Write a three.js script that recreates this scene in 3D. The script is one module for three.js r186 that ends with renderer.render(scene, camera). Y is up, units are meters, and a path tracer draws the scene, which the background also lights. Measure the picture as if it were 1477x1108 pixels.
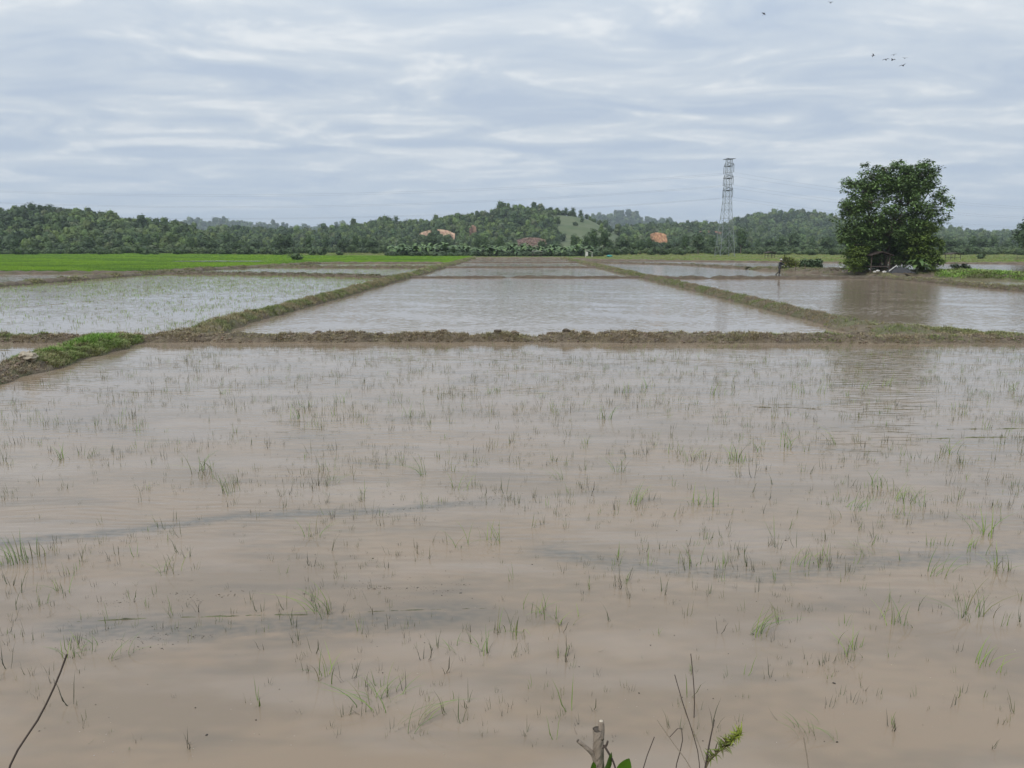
import * as THREE from 'three';
import { mergeGeometries } from 'three/addons/utils/BufferGeometryUtils.js';
import { MarchingCubes } from 'three/addons/objects/MarchingCubes.js';
import { createNoise2D, createNoise3D } from 'simplex-noise';

// ---------------------------------------------------------------- camera, sky, sun, exposure
const scene = new THREE.Scene();
const camera = new THREE.PerspectiveCamera(53.05, 1024 / 768, 0.05, 8000);
camera.position.set(0, 3.3, 0);
camera.rotation.x = THREE.MathUtils.degToRad(-10.26);
scene.add(camera);
const renderer = new THREE.WebGLRenderer({ antialias: true });
renderer.toneMapping = THREE.LinearToneMapping;
renderer.toneMappingExposure = 1.12;
renderer.shadowMap.enabled = true;

function mulberry(a) { return () => { a |= 0; a = (a + 0x6D2B79F5) | 0; let t = Math.imul(a ^ (a >>> 15), 1 | a); t = (t + Math.imul(t ^ (t >>> 7), 61 | t)) ^ t; return ((t ^ (t >>> 14)) >>> 0) / 4294967296; }; }
const N2 = createNoise2D(mulberry(11)), N3 = createNoise3D(mulberry(12));
const clamp = (x, a = 0, b = 1) => Math.min(b, Math.max(a, x));
const smooth = (a, b, x) => { const t = clamp((x - a) / (b - a)); return t * t * (3 - 2 * t); };
const lerp = (a, b, t) => a + (b - a) * t;
const mix3 = (a, b, t) => [lerp(a[0], b[0], t), lerp(a[1], b[1], t), lerp(a[2], b[2], t)];
function fbm2(x, y, o = 4) { let s = 0, a = 0.5, f = 1; for (let i = 0; i < o; i++) { s += a * N2(x * f + i * 17.3, y * f - i * 9.1); a *= 0.5; f *= 2.03; } return s; }
function fbm3(x, y, z, o = 4) { let s = 0, a = 0.5, f = 1; for (let i = 0; i < o; i++) { s += a * N3(x * f + i * 7.7, y * f, z * f - i * 5.1); a *= 0.5; f *= 2.03; } return s; }

// an overcast sky: sheets of stratocumulus, the same all round
{
  const W = 4096, Hh = 2048, d = new Float32Array(W * Hh * 4);
  const blue = [0.46, 0.54, 0.655], grey = [0.535, 0.605, 0.69], pale = [0.645, 0.695, 0.745], white = [0.83, 0.85, 0.86], low = [0.475, 0.57, 0.69];
  const rough = (x, y, o) => { let t = 0, a = 0.5, f = 1; for (let i = 0; i < o; i++) { t += a * N2(x * f + i * 31.7, y * f * (1 - i * 0.06) - i * 12.3); a *= 0.56; f *= 2.1; } return t; };
  for (let r = Hh / 2 - 8; r < Hh; r++) {
    const el = ((r + 0.5) / Hh - 0.5) * Math.PI, y = Math.max(0.001, Math.sin(el)), c = Math.cos(el), q = 1 / (y + 0.075);
    const high = el > 0.75;
    for (let k = 0; k < W; k++) {
      const o = (r * W + k) * 4;
      if (high && k % 2) { d[o] = d[o - 4]; d[o + 1] = d[o - 3]; d[o + 2] = d[o - 2]; d[o + 3] = 1; continue; }
      const az = ((k + 0.5) / W - 0.5) * 2 * Math.PI, u = Math.cos(az) * c * q, w = Math.sin(az) * c * q;
      const wy = 0.16 * N2(u * 0.8 - 5, w * 0.8 + 2), wx = 0.3 * N2(u * 0.7 + 11, w * 1.1);
      const big = rough(u * 0.42 + wx + 2.0, w * 0.85 + wy + 5.4, 6), med = rough(u * 1.35 + wx - 4.0, w * 2.2 + wy * 2 + 1.0, 5), fine = rough(u * 4.2 + wx * 3 + 9, w * 6.0 - wy * 3, 4);
      const v = big * 0.75 + med * 0.3 + fine * 0.08;
      const fadeLow = smooth(0.01, 0.16, y), lit = smooth(0.05, 0.75, med * 0.75 + big * 0.55 + fine * 0.34);
      let col = mix3(blue, grey, smooth(-0.5, 0.02, v));
      col = mix3(col, pale, smooth(-0.1, 0.38, v) * 0.75);
      col = mix3(col, white, lit * 0.46 * smooth(-0.35, 0.2, big));
      col = mix3(mix3(low, col, 0.45), col, fadeLow);
      const g = 0.97 * (1 + 0.45 * smooth(0.12, 0.8, y));
      d[o] = col[0] * g; d[o + 1] = col[1] * g; d[o + 2] = col[2] * g; d[o + 3] = 1;
    }
  }
  for (let r = 0; r < Hh / 2 - 8; r++) for (let k = 0; k < W; k++) { const o = (r * W + k) * 4; d[o] = 0.2; d[o + 1] = 0.19; d[o + 2] = 0.17; d[o + 3] = 1; }
  const sky = new THREE.DataTexture(d, W, Hh, THREE.RGBAFormat, THREE.FloatType);
  sky.mapping = THREE.EquirectangularReflectionMapping; sky.magFilter = sky.minFilter = THREE.LinearFilter; sky.needsUpdate = true;
  scene.background = sky; scene.environment = sky;
}
const sun = new THREE.DirectionalLight(new THREE.Color(1, 0.96, 0.9), 1.5);
sun.position.set(-130, 210, 110); sun.target.position.set(0, 0, -60);
sun.castShadow = true; sun.shadow.radius = 40; sun.shadow.mapSize.set(4096, 4096);
Object.assign(sun.shadow.camera, { left: -200, right: 200, top: 200, bottom: -200, near: 1, far: 900 });
scene.add(sun, sun.target);
scene.fog = new THREE.FogExp2(new THREE.Color(0.80, 0.90, 1.0), 0.0002);

// ---------------------------------------------------------------- helpers
const taken = new Map();
function numbered(n) { const k = taken.get(n) ?? 0; taken.set(n, k + 1); return k ? `${n}_${String(k).padStart(3, '0')}` : n; }
function tag(o, label, category, group, kind) { if (label) o.userData.label = label; if (category) o.userData.category = category; if (group) o.userData.group = group; if (kind) o.userData.kind = kind; return o; }
function mesh(name, geo, m, parent = scene) { const o = new THREE.Mesh(geo, m); o.name = parent === scene ? numbered(name) : name; o.castShadow = o.receiveShadow = true; parent.add(o); return o; }
function thing(name, label, category, [x, y, z], turn = 0, group) { const o = new THREE.Group(); o.name = numbered(name); o.position.set(x, y, z); o.rotation.y = turn; scene.add(o); return tag(o, label, category, group); }
function copy(o, [x, y, z], turn = 0, s = 1, sy = s) { const c = o.clone(); c.name = numbered(o.name.replace(/_\d{3}$/, '')); c.userData = { ...o.userData }; c.position.set(x, y, z); c.rotation.set(0, turn, 0); c.scale.set(s, sy, s); scene.add(c); return c; }
function mat(rgb, rough = 0.9, extra = {}) { return new THREE.MeshStandardMaterial({ color: new THREE.Color().setRGB(...rgb), roughness: rough, side: THREE.DoubleSide, ...extra }); }
function geoFrom(pos, col, uv, idx) {
  const g = new THREE.BufferGeometry(); g.setAttribute('position', new THREE.Float32BufferAttribute(pos, 3));
  if (col) g.setAttribute('color', new THREE.Float32BufferAttribute(col, 3));
  if (uv) g.setAttribute('uv', new THREE.Float32BufferAttribute(uv, 2));
  if (idx) g.setIndex(idx);
  g.computeVertexNormals(); return g;
}
function dataTex(W, H, f, srgb = false) { const a = new Uint8Array(W * H * 4); for (let j = 0; j < H; j++) for (let i = 0; i < W; i++) { const c = f(i, j), o = (j * W + i) * 4; a[o] = clamp(c[0]) * 255; a[o + 1] = clamp(c[1]) * 255; a[o + 2] = clamp(c[2]) * 255; a[o + 3] = 255; } const t = new THREE.DataTexture(a, W, H); t.wrapS = t.wrapT = THREE.RepeatWrapping; t.magFilter = THREE.LinearFilter; t.minFilter = THREE.LinearFilter; if (srgb) t.colorSpace = THREE.SRGBColorSpace; t.needsUpdate = true; return t; }
// a tapered tube along points; radii run from r0 to r1
function tube(pts, r0, r1, seg = 6, per = 3, wob = 0) {
  const c = new THREE.CatmullRomCurve3(pts.map((p) => new THREE.Vector3(...p))), n = Math.max(1, (pts.length - 1) * per), fr = c.computeFrenetFrames(n, false), pos = [], uv = [], idx = [], L = c.getLength();
  for (let i = 0; i <= n; i++) {
    const p = c.getPointAt(i / n), r = lerp(r0, r1, i / n);
    for (let k = 0; k <= seg; k++) { const a = k / seg * 2 * Math.PI, rr = r * (1 + wob * N3(p.x * 9 + Math.cos(a), p.y * 9, Math.sin(a) * 1.3)), x = Math.cos(a) * rr, y = Math.sin(a) * rr; pos.push(p.x + fr.normals[i].x * x + fr.binormals[i].x * y, p.y + fr.normals[i].y * x + fr.binormals[i].y * y, p.z + fr.normals[i].z * x + fr.binormals[i].z * y); uv.push(k / seg * 6.3 * r0, i / n * L); }
  }
  for (let i = 0; i < n; i++) for (let k = 0; k < seg; k++) { const a = i * (seg + 1) + k, b = a + seg + 1; idx.push(a, b, a + 1, a + 1, b, b + 1); }
  for (const [ring, flip] of [[0, 1], [n, 0]]) { const at = pos.length / 3, p = c.getPointAt(ring / n); pos.push(p.x, p.y, p.z); uv.push(0, 0); for (let k = 0; k < seg; k++) { const a = ring * (seg + 1) + k; flip ? idx.push(at, a, a + 1) : idx.push(at, a + 1, a); } }
  return geoFrom(pos, null, uv, idx);
}
const rod = (a, b, r, seg = 5) => { const A = new THREE.Vector3(...a), B = new THREE.Vector3(...b), g = new THREE.CylinderGeometry(r, r, A.distanceTo(B), seg); g.applyQuaternion(new THREE.Quaternion().setFromUnitVectors(new THREE.Vector3(0, 1, 0), B.clone().sub(A).normalize())); const m = A.add(B).multiplyScalar(0.5); g.translate(m.x, m.y, m.z); return g; };
// one bent grass blade, root at the origin's (x, z)
function blade(pos, col, x, z, h, w, az, bend, shade, seg = 3, y0 = 0, root) {
  const dx = Math.cos(az), dz = Math.sin(az), wx = -dz * w / 2, wz = dx * w / 2; let prev;
  for (let i = 0; i <= seg; i++) {
    const t = i / seg, out = bend * h * t * t, y = y0 + h * (t - 0.35 * Math.abs(bend) * t * t), k = 1 - 0.92 * t * t, cx = x + dx * out, cz = z + dz * out;
    const cur = [[cx + wx * k, y, cz + wz * k], [cx - wx * k, y, cz - wz * k]];
    if (root && i === 0) cur[0] = cur[1] = root;
    if (prev) { pos.push(...prev[0], ...prev[1], ...cur[0]); for (let q = 0; q < 3; q++) col.push(shade, shade, shade); if (i < seg) { pos.push(...prev[1], ...cur[1], ...cur[0]); for (let q = 0; q < 3; q++) col.push(shade, shade, shade); } }
    prev = cur;
  }
}
function tuft(seed, n, h, w, spread, bend, seg = 3, y0 = 0, root) {
  const R = mulberry(seed), pos = [], col = [];
  for (let i = 0; i < n; i++) { const a = R() * 6.28, r = spread * Math.sqrt(R()); blade(pos, col, Math.cos(a) * r, Math.sin(a) * r, h * (0.45 + 0.6 * R()), w * (0.7 + 0.6 * R()), a + (R() - 0.5) * 2, bend * (0.3 + R()), 0.75 + 0.5 * R(), seg, y0, root); }
  return geoFrom(pos, col);
}
const grassMat = mat([1, 1, 1], 0.75, { vertexColors: true });
// scattered copies that nobody could count: spots are [x, y, z, turn, scale, [r, g, b], scaleY?, tilt?]
function scatter(name, label, category, geo, m, spots) {
  const o = new THREE.InstancedMesh(geo, m, spots.length), M = new THREE.Matrix4(), Q = new THREE.Quaternion(), E = new THREE.Euler(), c = new THREE.Color();
  spots.forEach(([x, y, z, t, s, rgb, sy, tilt], i) => { Q.setFromEuler(E.set(tilt ?? 0, t, tilt ? tilt * 0.6 : 0)); o.setMatrixAt(i, M.compose(new THREE.Vector3(x, y, z), Q, new THREE.Vector3(s, sy ?? s, s))); o.setColorAt(i, c.setRGB(...rgb)); });
  o.name = numbered(name); o.castShadow = o.receiveShadow = true; scene.add(o); return tag(o, label, category, null, 'stuff');
}
function inPoly(x, z, P) { let r = false; for (let i = 0, j = P.length - 1; i < P.length; j = i++) if ((P[i][1] > z) !== (P[j][1] > z) && x < (P[j][0] - P[i][0]) * (z - P[i][1]) / (P[j][1] - P[i][1]) + P[i][0]) r = !r; return r; }
function sheet(name, label, poly, y, m, uvScale = [1, 1], uvAt = [0, 0]) {
  const v = poly.map(([x, z]) => new THREE.Vector2(x, -z)), f = THREE.ShapeUtils.triangulateShape(v, []), up = !THREE.ShapeUtils.isClockWise(v), pos = [], uv = [], idx = [];
  for (const [x, z] of poly) { pos.push(x, y, z); uv.push((x - uvAt[0]) * uvScale[0], (z - uvAt[1]) * uvScale[1]); }
  for (const [a, b, c] of f) up ? idx.push(a, b, c) : idx.push(a, c, b);
  return tag(mesh(name, geoFrom(pos, null, uv, idx), m), label, null, null, 'structure');
}
const grain = dataTex(512, 512, (i, j) => { const a = i / 512 * 6.2832, b = j / 512 * 6.2832, v = 0.5 + 0.55 * fbm3(Math.cos(a) * 3 + Math.cos(b) * 1.7, Math.sin(a) * 3 + Math.sin(b) * 2.1, Math.sin(a + b) * 2 + Math.cos(b) * 3, 5); return [v, v, v]; });
const earthMat = mat([1, 1, 1], 0.95, { vertexColors: true, bumpMap: grain, bumpScale: 0.05 });
grain.repeat.set(1.2, 1.2);

// ---------------------------------------------------------------- water
// wind ripples on the large paddies: a periodic sum of short waves
const RP = (() => { const R = mulberry(5), waves = []; for (let k = 0; k < 70; k++) { const L = 0.16 * Math.pow(4.2, R()), th = (R() - 0.5) * 1.1, n = 20 / L; waves.push([Math.round(n * Math.sin(th)), Math.round(n * Math.cos(th)), R() * 6.28, L]); } return waves; })();
const rippleTex = dataTex(1024, 1024, (i, j) => { let s = 0; for (const [a, b, p, L] of RP) s += L * Math.sin((a * i + b * j) / 1024 * 6.28318 + p); const m = 0.5 + 0.5 * Math.sin((i + 2 * j) / 1024 * 6.28318 + 1.5 * Math.sin(j / 512 * 6.28318)) * Math.sin((3 * j - i) / 1024 * 6.28318 + Math.sin(i / 512 * 6.28318)); const v = 0.5 + s * 0.12 * (0.25 + 0.75 * m); return [v, v, v]; });
function water(rgb, bump, rough = 0.05) { const t = rippleTex; return new THREE.MeshPhysicalMaterial({ color: new THREE.Color().setRGB(...rgb), roughness: rough, ior: 1.33, bumpMap: t, bumpScale: bump }); }
const tile = [1 / 20, 1 / 20];
const mudWater = [0.285, 0.222, 0.165], wCentre = water(mudWater, 0.011), wRight = water(mudWater, 0.016), wLeft = water(mudWater, 0.006), wFar = water(mudWater, 0.008);
const waters = [
  ['paddy_water', 'calm brown water of the small flooded paddy beside the grassy bund', [[-41, -26.6], [-13.2, -26.6], [-13.2, -2.2], [-41, -2.2]], wLeft],
  ['paddy_water', 'flooded paddy with rows of sprouting seedlings beyond the earth bund', [[-41.2, -26.6], [-11.4, -26.6], [-10.7, -77], [-27, -86], [-41.2, -88.5]], wLeft],
  ['paddy_water', 'narrow flooded paddy in front of the bright green rice field', [[-95, -26.6], [-41.2, -26.6], [-41.2, -90], [-95, -90]], wLeft],
  ['paddy_water', 'flooded paddy behind the seedling paddy', [[-40.8, -88.5], [-27, -86], [-10.7, -77], [-10.3, -111], [-38, -115]], wLeft],
  ['paddy_water', 'thin strip of flooded paddy at the edge of the green rice', [[-38, -115], [-10.3, -111], [-9.9, -137], [-34, -137]], wLeft],
  ['paddy_water', 'large rippled muddy water of the central paddy', [[-11.4, -26.6], [13.4, -26.6], [13.1, -78.5], [-10.7, -78.5]], wCentre],
  ['paddy_water', 'second central paddy of pale muddy water', [[-10.7, -78.5], [13.1, -78.5], [12.9, -114], [-10.3, -114]], wFar],
  ['paddy_water', 'third central paddy of pale muddy water', [[-10.3, -114], [12.9, -114], [12.7, -145], [-9.9, -145]], wFar],
  ['paddy_water', 'fourth narrow central paddy of pale water', [[-9.9, -145], [12.7, -145], [12.6, -167.5], [-9.7, -167.5]], wFar],
  ['paddy_water', 'last narrow central paddy before the banana plants', [[-9.7, -167.5], [12.6, -167.5], [12.4, -191], [-9.5, -191]], wFar],
  ['paddy_water', 'broad calm paddy in front of the big tree', [[13.4, -26.6], [36.7, -26.6], [36.7, -76.6], [13.1, -76.6]], wRight],
  ['paddy_water', 'flooded paddy behind the walking person', [[13.1, -76.6], [36.7, -76.6], [34, -100], [33, -108], [27, -131], [12.7, -145]], wFar],
  ['paddy_water', 'flooded paddy beside the grassy island bank', [[36.7, -26.6], [95, -26.6], [95, -86], [36.7, -82]], wRight],
  ['paddy_water', 'flooded paddy behind the big tree up to the meadow', [[12.7, -145], [27, -131], [33, -108], [34, -100], [36.7, -82], [95, -86], [150, -130], [110, -131], [62, -142], [40, -152], [20, -168], [12.4, -191]], wFar],
];
for (const [n, l, p, m] of waters) sheet(n, l, p, 0, m, tile);
// the nearest paddy has its own sheet: sluggish mud, calm slicks with their sky reflection painted in as dark streaks, wind ripples that leave the lee of the bank and the bund calm
{
  const x0 = -13.2, x1 = 24, z0 = -26.6, z1 = -2.2, SX = x1 - x0, SZ = z1 - z0;
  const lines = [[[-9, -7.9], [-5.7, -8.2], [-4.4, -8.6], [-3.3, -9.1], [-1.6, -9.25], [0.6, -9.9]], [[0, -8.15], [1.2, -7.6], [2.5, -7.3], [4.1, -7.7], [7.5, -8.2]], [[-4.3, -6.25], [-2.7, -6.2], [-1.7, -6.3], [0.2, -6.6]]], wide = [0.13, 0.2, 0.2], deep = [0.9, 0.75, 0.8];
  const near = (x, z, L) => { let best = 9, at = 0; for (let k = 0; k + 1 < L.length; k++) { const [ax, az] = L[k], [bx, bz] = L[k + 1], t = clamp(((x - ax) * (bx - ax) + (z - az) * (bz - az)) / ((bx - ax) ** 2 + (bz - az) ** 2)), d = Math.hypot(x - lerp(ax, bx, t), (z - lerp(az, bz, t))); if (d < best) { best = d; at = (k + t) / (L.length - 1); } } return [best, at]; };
  const mudA = [0.29, 0.218, 0.150], mudB = [0.25, 0.193, 0.136], darkTone = [0.095, 0.10, 0.09];
  const map = dataTex(1024, 1024, (i, j) => {
    const x = x0 + (i + 0.5) / 1024 * SX, z = z0 + (j + 0.5) / 1024 * SZ;
    let c = mix3(mudA, mudB, smooth(-0.35, 0.4, fbm2(x * 0.22, z * 0.5 + 4, 5) + 0.25 * N2(x * 3, z * 6)));
    c = mix3(c, darkTone, 0.22 * smooth(0.1, 0.5, fbm2(x * 0.3 + 8, z * 1.4, 4)));
    c = mix3(c, [0.325, 0.262, 0.205], 0.6 * smooth(-0.1, 0.5, fbm2(x * 0.25 + 3, z * 0.7 - 6, 5)));
    if (z > -11) lines.forEach((L, k) => { const [dd, at] = near(x, z, L), n = fbm2(x * 1.3 + k * 5, z * 5, 4); c = mix3(c, darkTone, deep[k] * (0.55 + 0.7 * N2(x * 7, z * 14) * 0.4) * (1 - smooth(0.02, wide[k] * (1 + n) * 1.6, dd)) * smooth(0, 0.1, at) * (1 - smooth(0.85, 1, at))); });  // streaks: darker reflection of calm water painted into the colour
    return c.map((v) => Math.pow(v, 1 / 2.2));
  }, true);
  const bump = dataTex(2048, 2048, (i, j) => {
    const x = x0 + (i + 0.5) / 2048 * SX, z = z0 + (j + 0.5) / 2048 * SZ;
    const gust = clamp(0.62 + 0.8 * fbm2(x * 0.16 + 1, z * 0.3 - 3, 3));
    const amp = gust * smooth(-6.2, -8.6, z) * (0.35 + 0.65 * smooth(-25.8, -21, z)) + 0.05;
    const wob = 0.25 * N2(x * 0.35, z * 0.5), a = N2(x * 1.1, (z + wob * 0.4) * 7.5), b = N2(x * 0.9 + z * 0.5 + 9, z * 4.6 + wob), c2 = N2(x * 2.4 - z + 3, z * 11 + wob);
    const v = 0.5 + amp * (0.22 * a + 0.17 * b + 0.07 * c2); return [v, v, v];
  });
  map.wrapS = map.wrapT = bump.wrapS = bump.wrapT = THREE.ClampToEdgeWrapping;
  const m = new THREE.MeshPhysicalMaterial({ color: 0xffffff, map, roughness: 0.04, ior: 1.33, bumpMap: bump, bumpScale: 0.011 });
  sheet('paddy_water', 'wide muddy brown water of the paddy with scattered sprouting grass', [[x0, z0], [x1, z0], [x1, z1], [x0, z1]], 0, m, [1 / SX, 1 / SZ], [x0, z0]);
}

// ---------------------------------------------------------------- ground, fields, bank under the camera
const landTex = dataTex(1024, 1024, (i, j) => { const a = i / 1024 * 6.2832, b = j / 1024 * 6.2832, n = fbm3(Math.cos(a) * 2 + Math.cos(b) * 2.3, Math.sin(a) * 2, Math.sin(b) * 2.6, 6), s = N3(Math.cos(a) * 9, Math.sin(a) * 9 + Math.cos(b) * 12, Math.sin(b) * 12); return mix3(mix3([0.44, 0.45, 0.23], [0.35, 0.43, 0.19], smooth(-0.3, 0.3, n)), [0.47, 0.41, 0.30], 0.5 * smooth(0.15, 0.5, n * 0.6 + s * 0.35)); }, true);
const landMat = new THREE.MeshStandardMaterial({ map: landTex, roughness: 1 });
sheet('ground', 'grassy brown plain spreading out to the hills', [[-4000, 60], [4000, 60], [4000, -4000], [-4000, -4000]], -0.4, landMat, [1 / 90, 1 / 90]);
const meadowPoly = [[-9.5, -191], [12.4, -191], [20, -168], [40, -152], [62, -142], [110, -131], [420, -131], [900, -500], [900, -1100], [-900, -1100], [-900, -360], [-330, -305], [-150, -292], [-60, -227], [-9.6, -212]];
sheet('meadow', 'rough yellow green meadow at the foot of the hills', meadowPoly, 0.16, landMat, [1 / 70, 1 / 40]);
const ricePoly = [[-41, -91.5], [-40, -116.5], [-35, -138], [-10.6, -138], [-9.9, -190], [-9.9, -212.5], [-60, -228], [-150, -293], [-330, -306], [-330, -91.5]];
const riceMat = mat([0.16, 0.265, 0.018], 0.9);
sheet('rice_field', 'field of dense bright green young rice', ricePoly, 0.2, riceMat);
{ // the roadside bank on which the camera stands
  const pos = [], col = [], uv = [], idx = [], nx = 60, nz = 24;
  for (let j = 0; j <= nz; j++) for (let i = 0; i <= nx; i++) { const x = -30 + i, z = 8 - j * 0.5, y = (z > -0.6 ? 1.55 : lerp(1.55, -0.35, clamp((-0.6 - z) / 3.0))) + 0.1 * fbm2(x * 0.8, z * 0.8); pos.push(x, y, z); uv.push(x, z); const c = mix3([0.13, 0.1, 0.07], [0.09, 0.11, 0.04], smooth(-0.2, 0.2, fbm2(x, z))); col.push(...c); }
  for (let j = 0; j < nz; j++) for (let i = 0; i < nx; i++) { const a = j * (nx + 1) + i, b = a + nx + 1; idx.push(a, a + 1, b, b, a + 1, b + 1); }
  tag(mesh('roadside_bank', geoFrom(pos, col, uv, idx), earthMat), 'weedy earth bank above the flooded paddy', null, null, 'structure');
}

// ---------------------------------------------------------------- earth bunds between the paddies
const MUD = [0.145, 0.11, 0.08], DRY = [0.275, 0.22, 0.15], GREEN = [0.115, 0.145, 0.045];
function bund(label, pts, { step = 0.25, K = 12, amp = 0.07, green = 0, dry = 0.3, seed = 0, freq = 1.6 } = {}) {
  const cum = [0]; for (let i = 1; i < pts.length; i++) cum.push(cum[i - 1] + Math.hypot(pts[i][0] - pts[i - 1][0], pts[i][1] - pts[i - 1][1]));
  const L = cum[cum.length - 1];
  const at = (d) => { let k = 1; while (k < cum.length - 1 && d > cum[k]) k++; const t = clamp((d - cum[k - 1]) / (cum[k] - cum[k - 1])), a = pts[k - 1], b = pts[k], w = smooth(0, 1, t); const l = Math.hypot(b[0] - a[0], b[1] - a[1]); return [lerp(a[0], b[0], t), lerp(a[1], b[1], t), lerp(a[2], b[2], w), lerp(a[3], b[3], w), -(b[1] - a[1]) / l, (b[0] - a[0]) / l]; };
  const point = (d, s) => {
    const [cx, cz, hw, h, nx, nz] = at(d), e = Math.abs(s), j = 1 + 0.22 * N2(d * 0.55 + seed, Math.sign(s) * 3 + seed);
    const o = s * hw * j + (0.16 * N2(d * 0.3, seed + 7) + 0.3 * N2(d * 0.07, seed + 3)) * hw, x = cx + nx * o, z = cz + nz * o;
    const y = -0.12 + (h * (1 + 0.3 * N2(d * 0.4 + seed, 2)) + 0.12) * Math.pow(Math.max(0, 1 - Math.pow(e, 2.3)), 0.75) + amp * (1 - e ** 4) * (fbm3(x * freq, seed, z * freq, 4) * 1.6 + 0.5 * Math.abs(N3(x * freq * 3.1, seed, z * freq * 3.1)));
    return [x, e > 0.999 ? -0.35 : y, z];
  };
  const n = Math.ceil(L / step), pos = [], col = [], uv = [], idx = [];
  for (let i = 0; i <= n; i++) for (let k = 0; k <= K; k++) {
    const d = i / n * L, s = k / K * 2 - 1, p = point(d, s); pos.push(...p); uv.push(d, s * 1.5);
    let c = mix3(MUD, DRY, clamp(dry + 0.9 * fbm3(p[0] * 2.2, p[1] * 3, p[2] * 2.2 + seed, 3)));
    c = mix3(c, GREEN, clamp(green + 1.1 * fbm3(p[0] * 0.9 + 5, seed, p[2] * 0.9, 3)) * 0.8 * (green > 0 ? 1 : 0.3));
    col.push(...c);
  }
  for (let i = 0; i < n; i++) for (let k = 0; k < K; k++) { const a = i * (K + 1) + k, b = a + K + 1; idx.push(a, a + 1, b, b, a + 1, b + 1); }
  tag(mesh('earth_bund', geoFrom(pos, col, uv, idx), earthMat), label, null, null, 'structure');
  return { L, point };
}
const B = {};
B.near = bund('lumpy brown earth bund crossing in front of the central paddy', [[-45, -26.7, 0.58, 0.22], [-16, -26.6, 0.58, 0.22], [-8, -26.8, 0.65, 0.23], [-0.3, -26.7, 0.6, 0.22], [0.45, -26.7, 0.6, 0.12], [0.75, -26.7, 0.6, 0.12], [1.7, -26.7, 0.6, 0.23], [3.5, -26.7, 0.65, 0.26], [12, -26.6, 0.65, 0.2], [45, -26.6, 0.7, 0.22]], { step: 0.07, K: 26, amp: 0.075, green: 0, dry: 0.55, seed: 1, freq: 2.2 });
B.nearLeft = bund('grass covered bund along the paddy with a pale stone', [[-13.3, -27.1, 0.5, 0.0], [-13.3, -26.2, 0.9, 0.28], [-13.4, -23, 0.95, 0.28], [-13.2, -19, 0.8, 0.22], [-13.1, -3, 0.8, 0.3]], { step: 0.09, K: 22, amp: 0.08, green: 0.35, dry: 0.35, seed: 2, freq: 2 });
B.left = bund('long straight bund with yellowing grass beside the central paddy', [[-11.9, -26.4, 0.5, 0.02], [-11.9, -27.2, 0.8, 0.28], [-11.8, -28.5, 0.8, 0.3], [-11.6, -31, 0.66, 0.32], [-11.1, -60, 0.62, 0.34], [-10.4, -110, 0.7, 0.4], [-9.8, -150, 0.8, 0.4], [-9.4, -200, 0.9, 0.35]], { step: 0.22, K: 14, green: 0.35, dry: 0.5, seed: 3 });
B.right = bund('long straight bund with short grass beside the calm paddy', [[14.6, -26.5, 1.2, 0.02], [14.6, -27.2, 1.8, 0.2], [14.2, -29.5, 1.5, 0.28], [13.7, -33, 0.7, 0.32], [13.5, -60, 0.6, 0.33], [13.0, -110, 0.7, 0.36], [12.6, -150, 0.7, 0.36], [12.4, -195, 0.9, 0.3]], { step: 0.2, K: 16, green: 0.3, dry: 0.4, seed: 4 });
B.corner = bund('low flat grassy spit at the corner of the calm paddy', [[13.6, -30.5, 0.5, 0.2], [15.2, -29, 0.9, 0.24], [17.2, -27.6, 0.8, 0.2], [18.6, -26.9, 0.4, 0.1]], { step: 0.1, K: 16, green: 0.35, seed: 5 });
const cross = (label, a, b, hw, h, o = {}) => bund(label, [[a[0], a[1], hw, h], [(a[0] + b[0]) / 2, (a[1] + b[1]) / 2, hw * 1.1, h], [b[0], b[1], hw, h]], { step: 0.3, K: 10, amp: 0.07, dry: 0.1, freq: 1.1, ...o });
B.c1 = bund('low dark mud bund across the central paddies, broken by a gap', [[-10.7, -78.5, 0.45, 0.2], [-1, -78.6, 0.5, 0.2], [-0.4, -78.6, 0.3, 0.02], [0.2, -78.6, 0.5, 0.2], [13.1, -78.5, 0.45, 0.2]], { step: 0.25, K: 10, dry: 0.05, seed: 6, freq: 1.2 });
cross('second low mud bund across the central paddies', [-10.3, -114], [12.9, -114], 0.5, 0.22, { seed: 7 });
cross('third low mud bund across the central paddies', [-9.9, -145], [12.7, -145], 0.6, 0.2, { seed: 8 });
cross('fourth low mud bund across the central paddies', [-9.7, -167.5], [12.6, -167.5], 0.7, 0.2, { seed: 9 });
cross('brown bund where the central paddies end', [-9.8, -191], [12.6, -191], 1.4, 0.3, { seed: 10, dry: 0.3 });
B.l1 = bund('brown bund along the outer edge of the seedling paddy', [[-41.2, -26, 0.8, 0.3], [-41.3, -70, 0.9, 0.3], [-41.2, -89.5, 1.2, 0.32], [-40.4, -104, 1.0, 0.32], [-38, -116, 1.1, 0.32], [-34, -138, 0.9, 0.3]], { step: 0.35, K: 12, seed: 11, dry: 0.2, green: 0.02 });
B.l2 = bund('slanting dark bund behind the seedling paddy', [[-41.2, -88.5, 0.9, 0.3], [-27, -86, 0.7, 0.28], [-10.8, -77, 0.7, 0.28]], { step: 0.3, K: 10, seed: 12, dry: 0.2 });
B.l3 = bund('dark bund with weeds before the thin paddy strip', [[-38, -115, 0.9, 0.3], [-24, -113, 0.9, 0.3], [-10.3, -111, 0.8, 0.3]], { step: 0.35, K: 10, seed: 13, dry: 0.2, green: 0.1 });
bund('bund between the outer paddy and the green rice', [[-41, -90.2, 1.0, 0.3], [-70, -90.2, 1.0, 0.28], [-110, -90.2, 1.0, 0.3]], { step: 0.4, K: 10, seed: 14, dry: 0.1, green: 0.05 });
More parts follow.
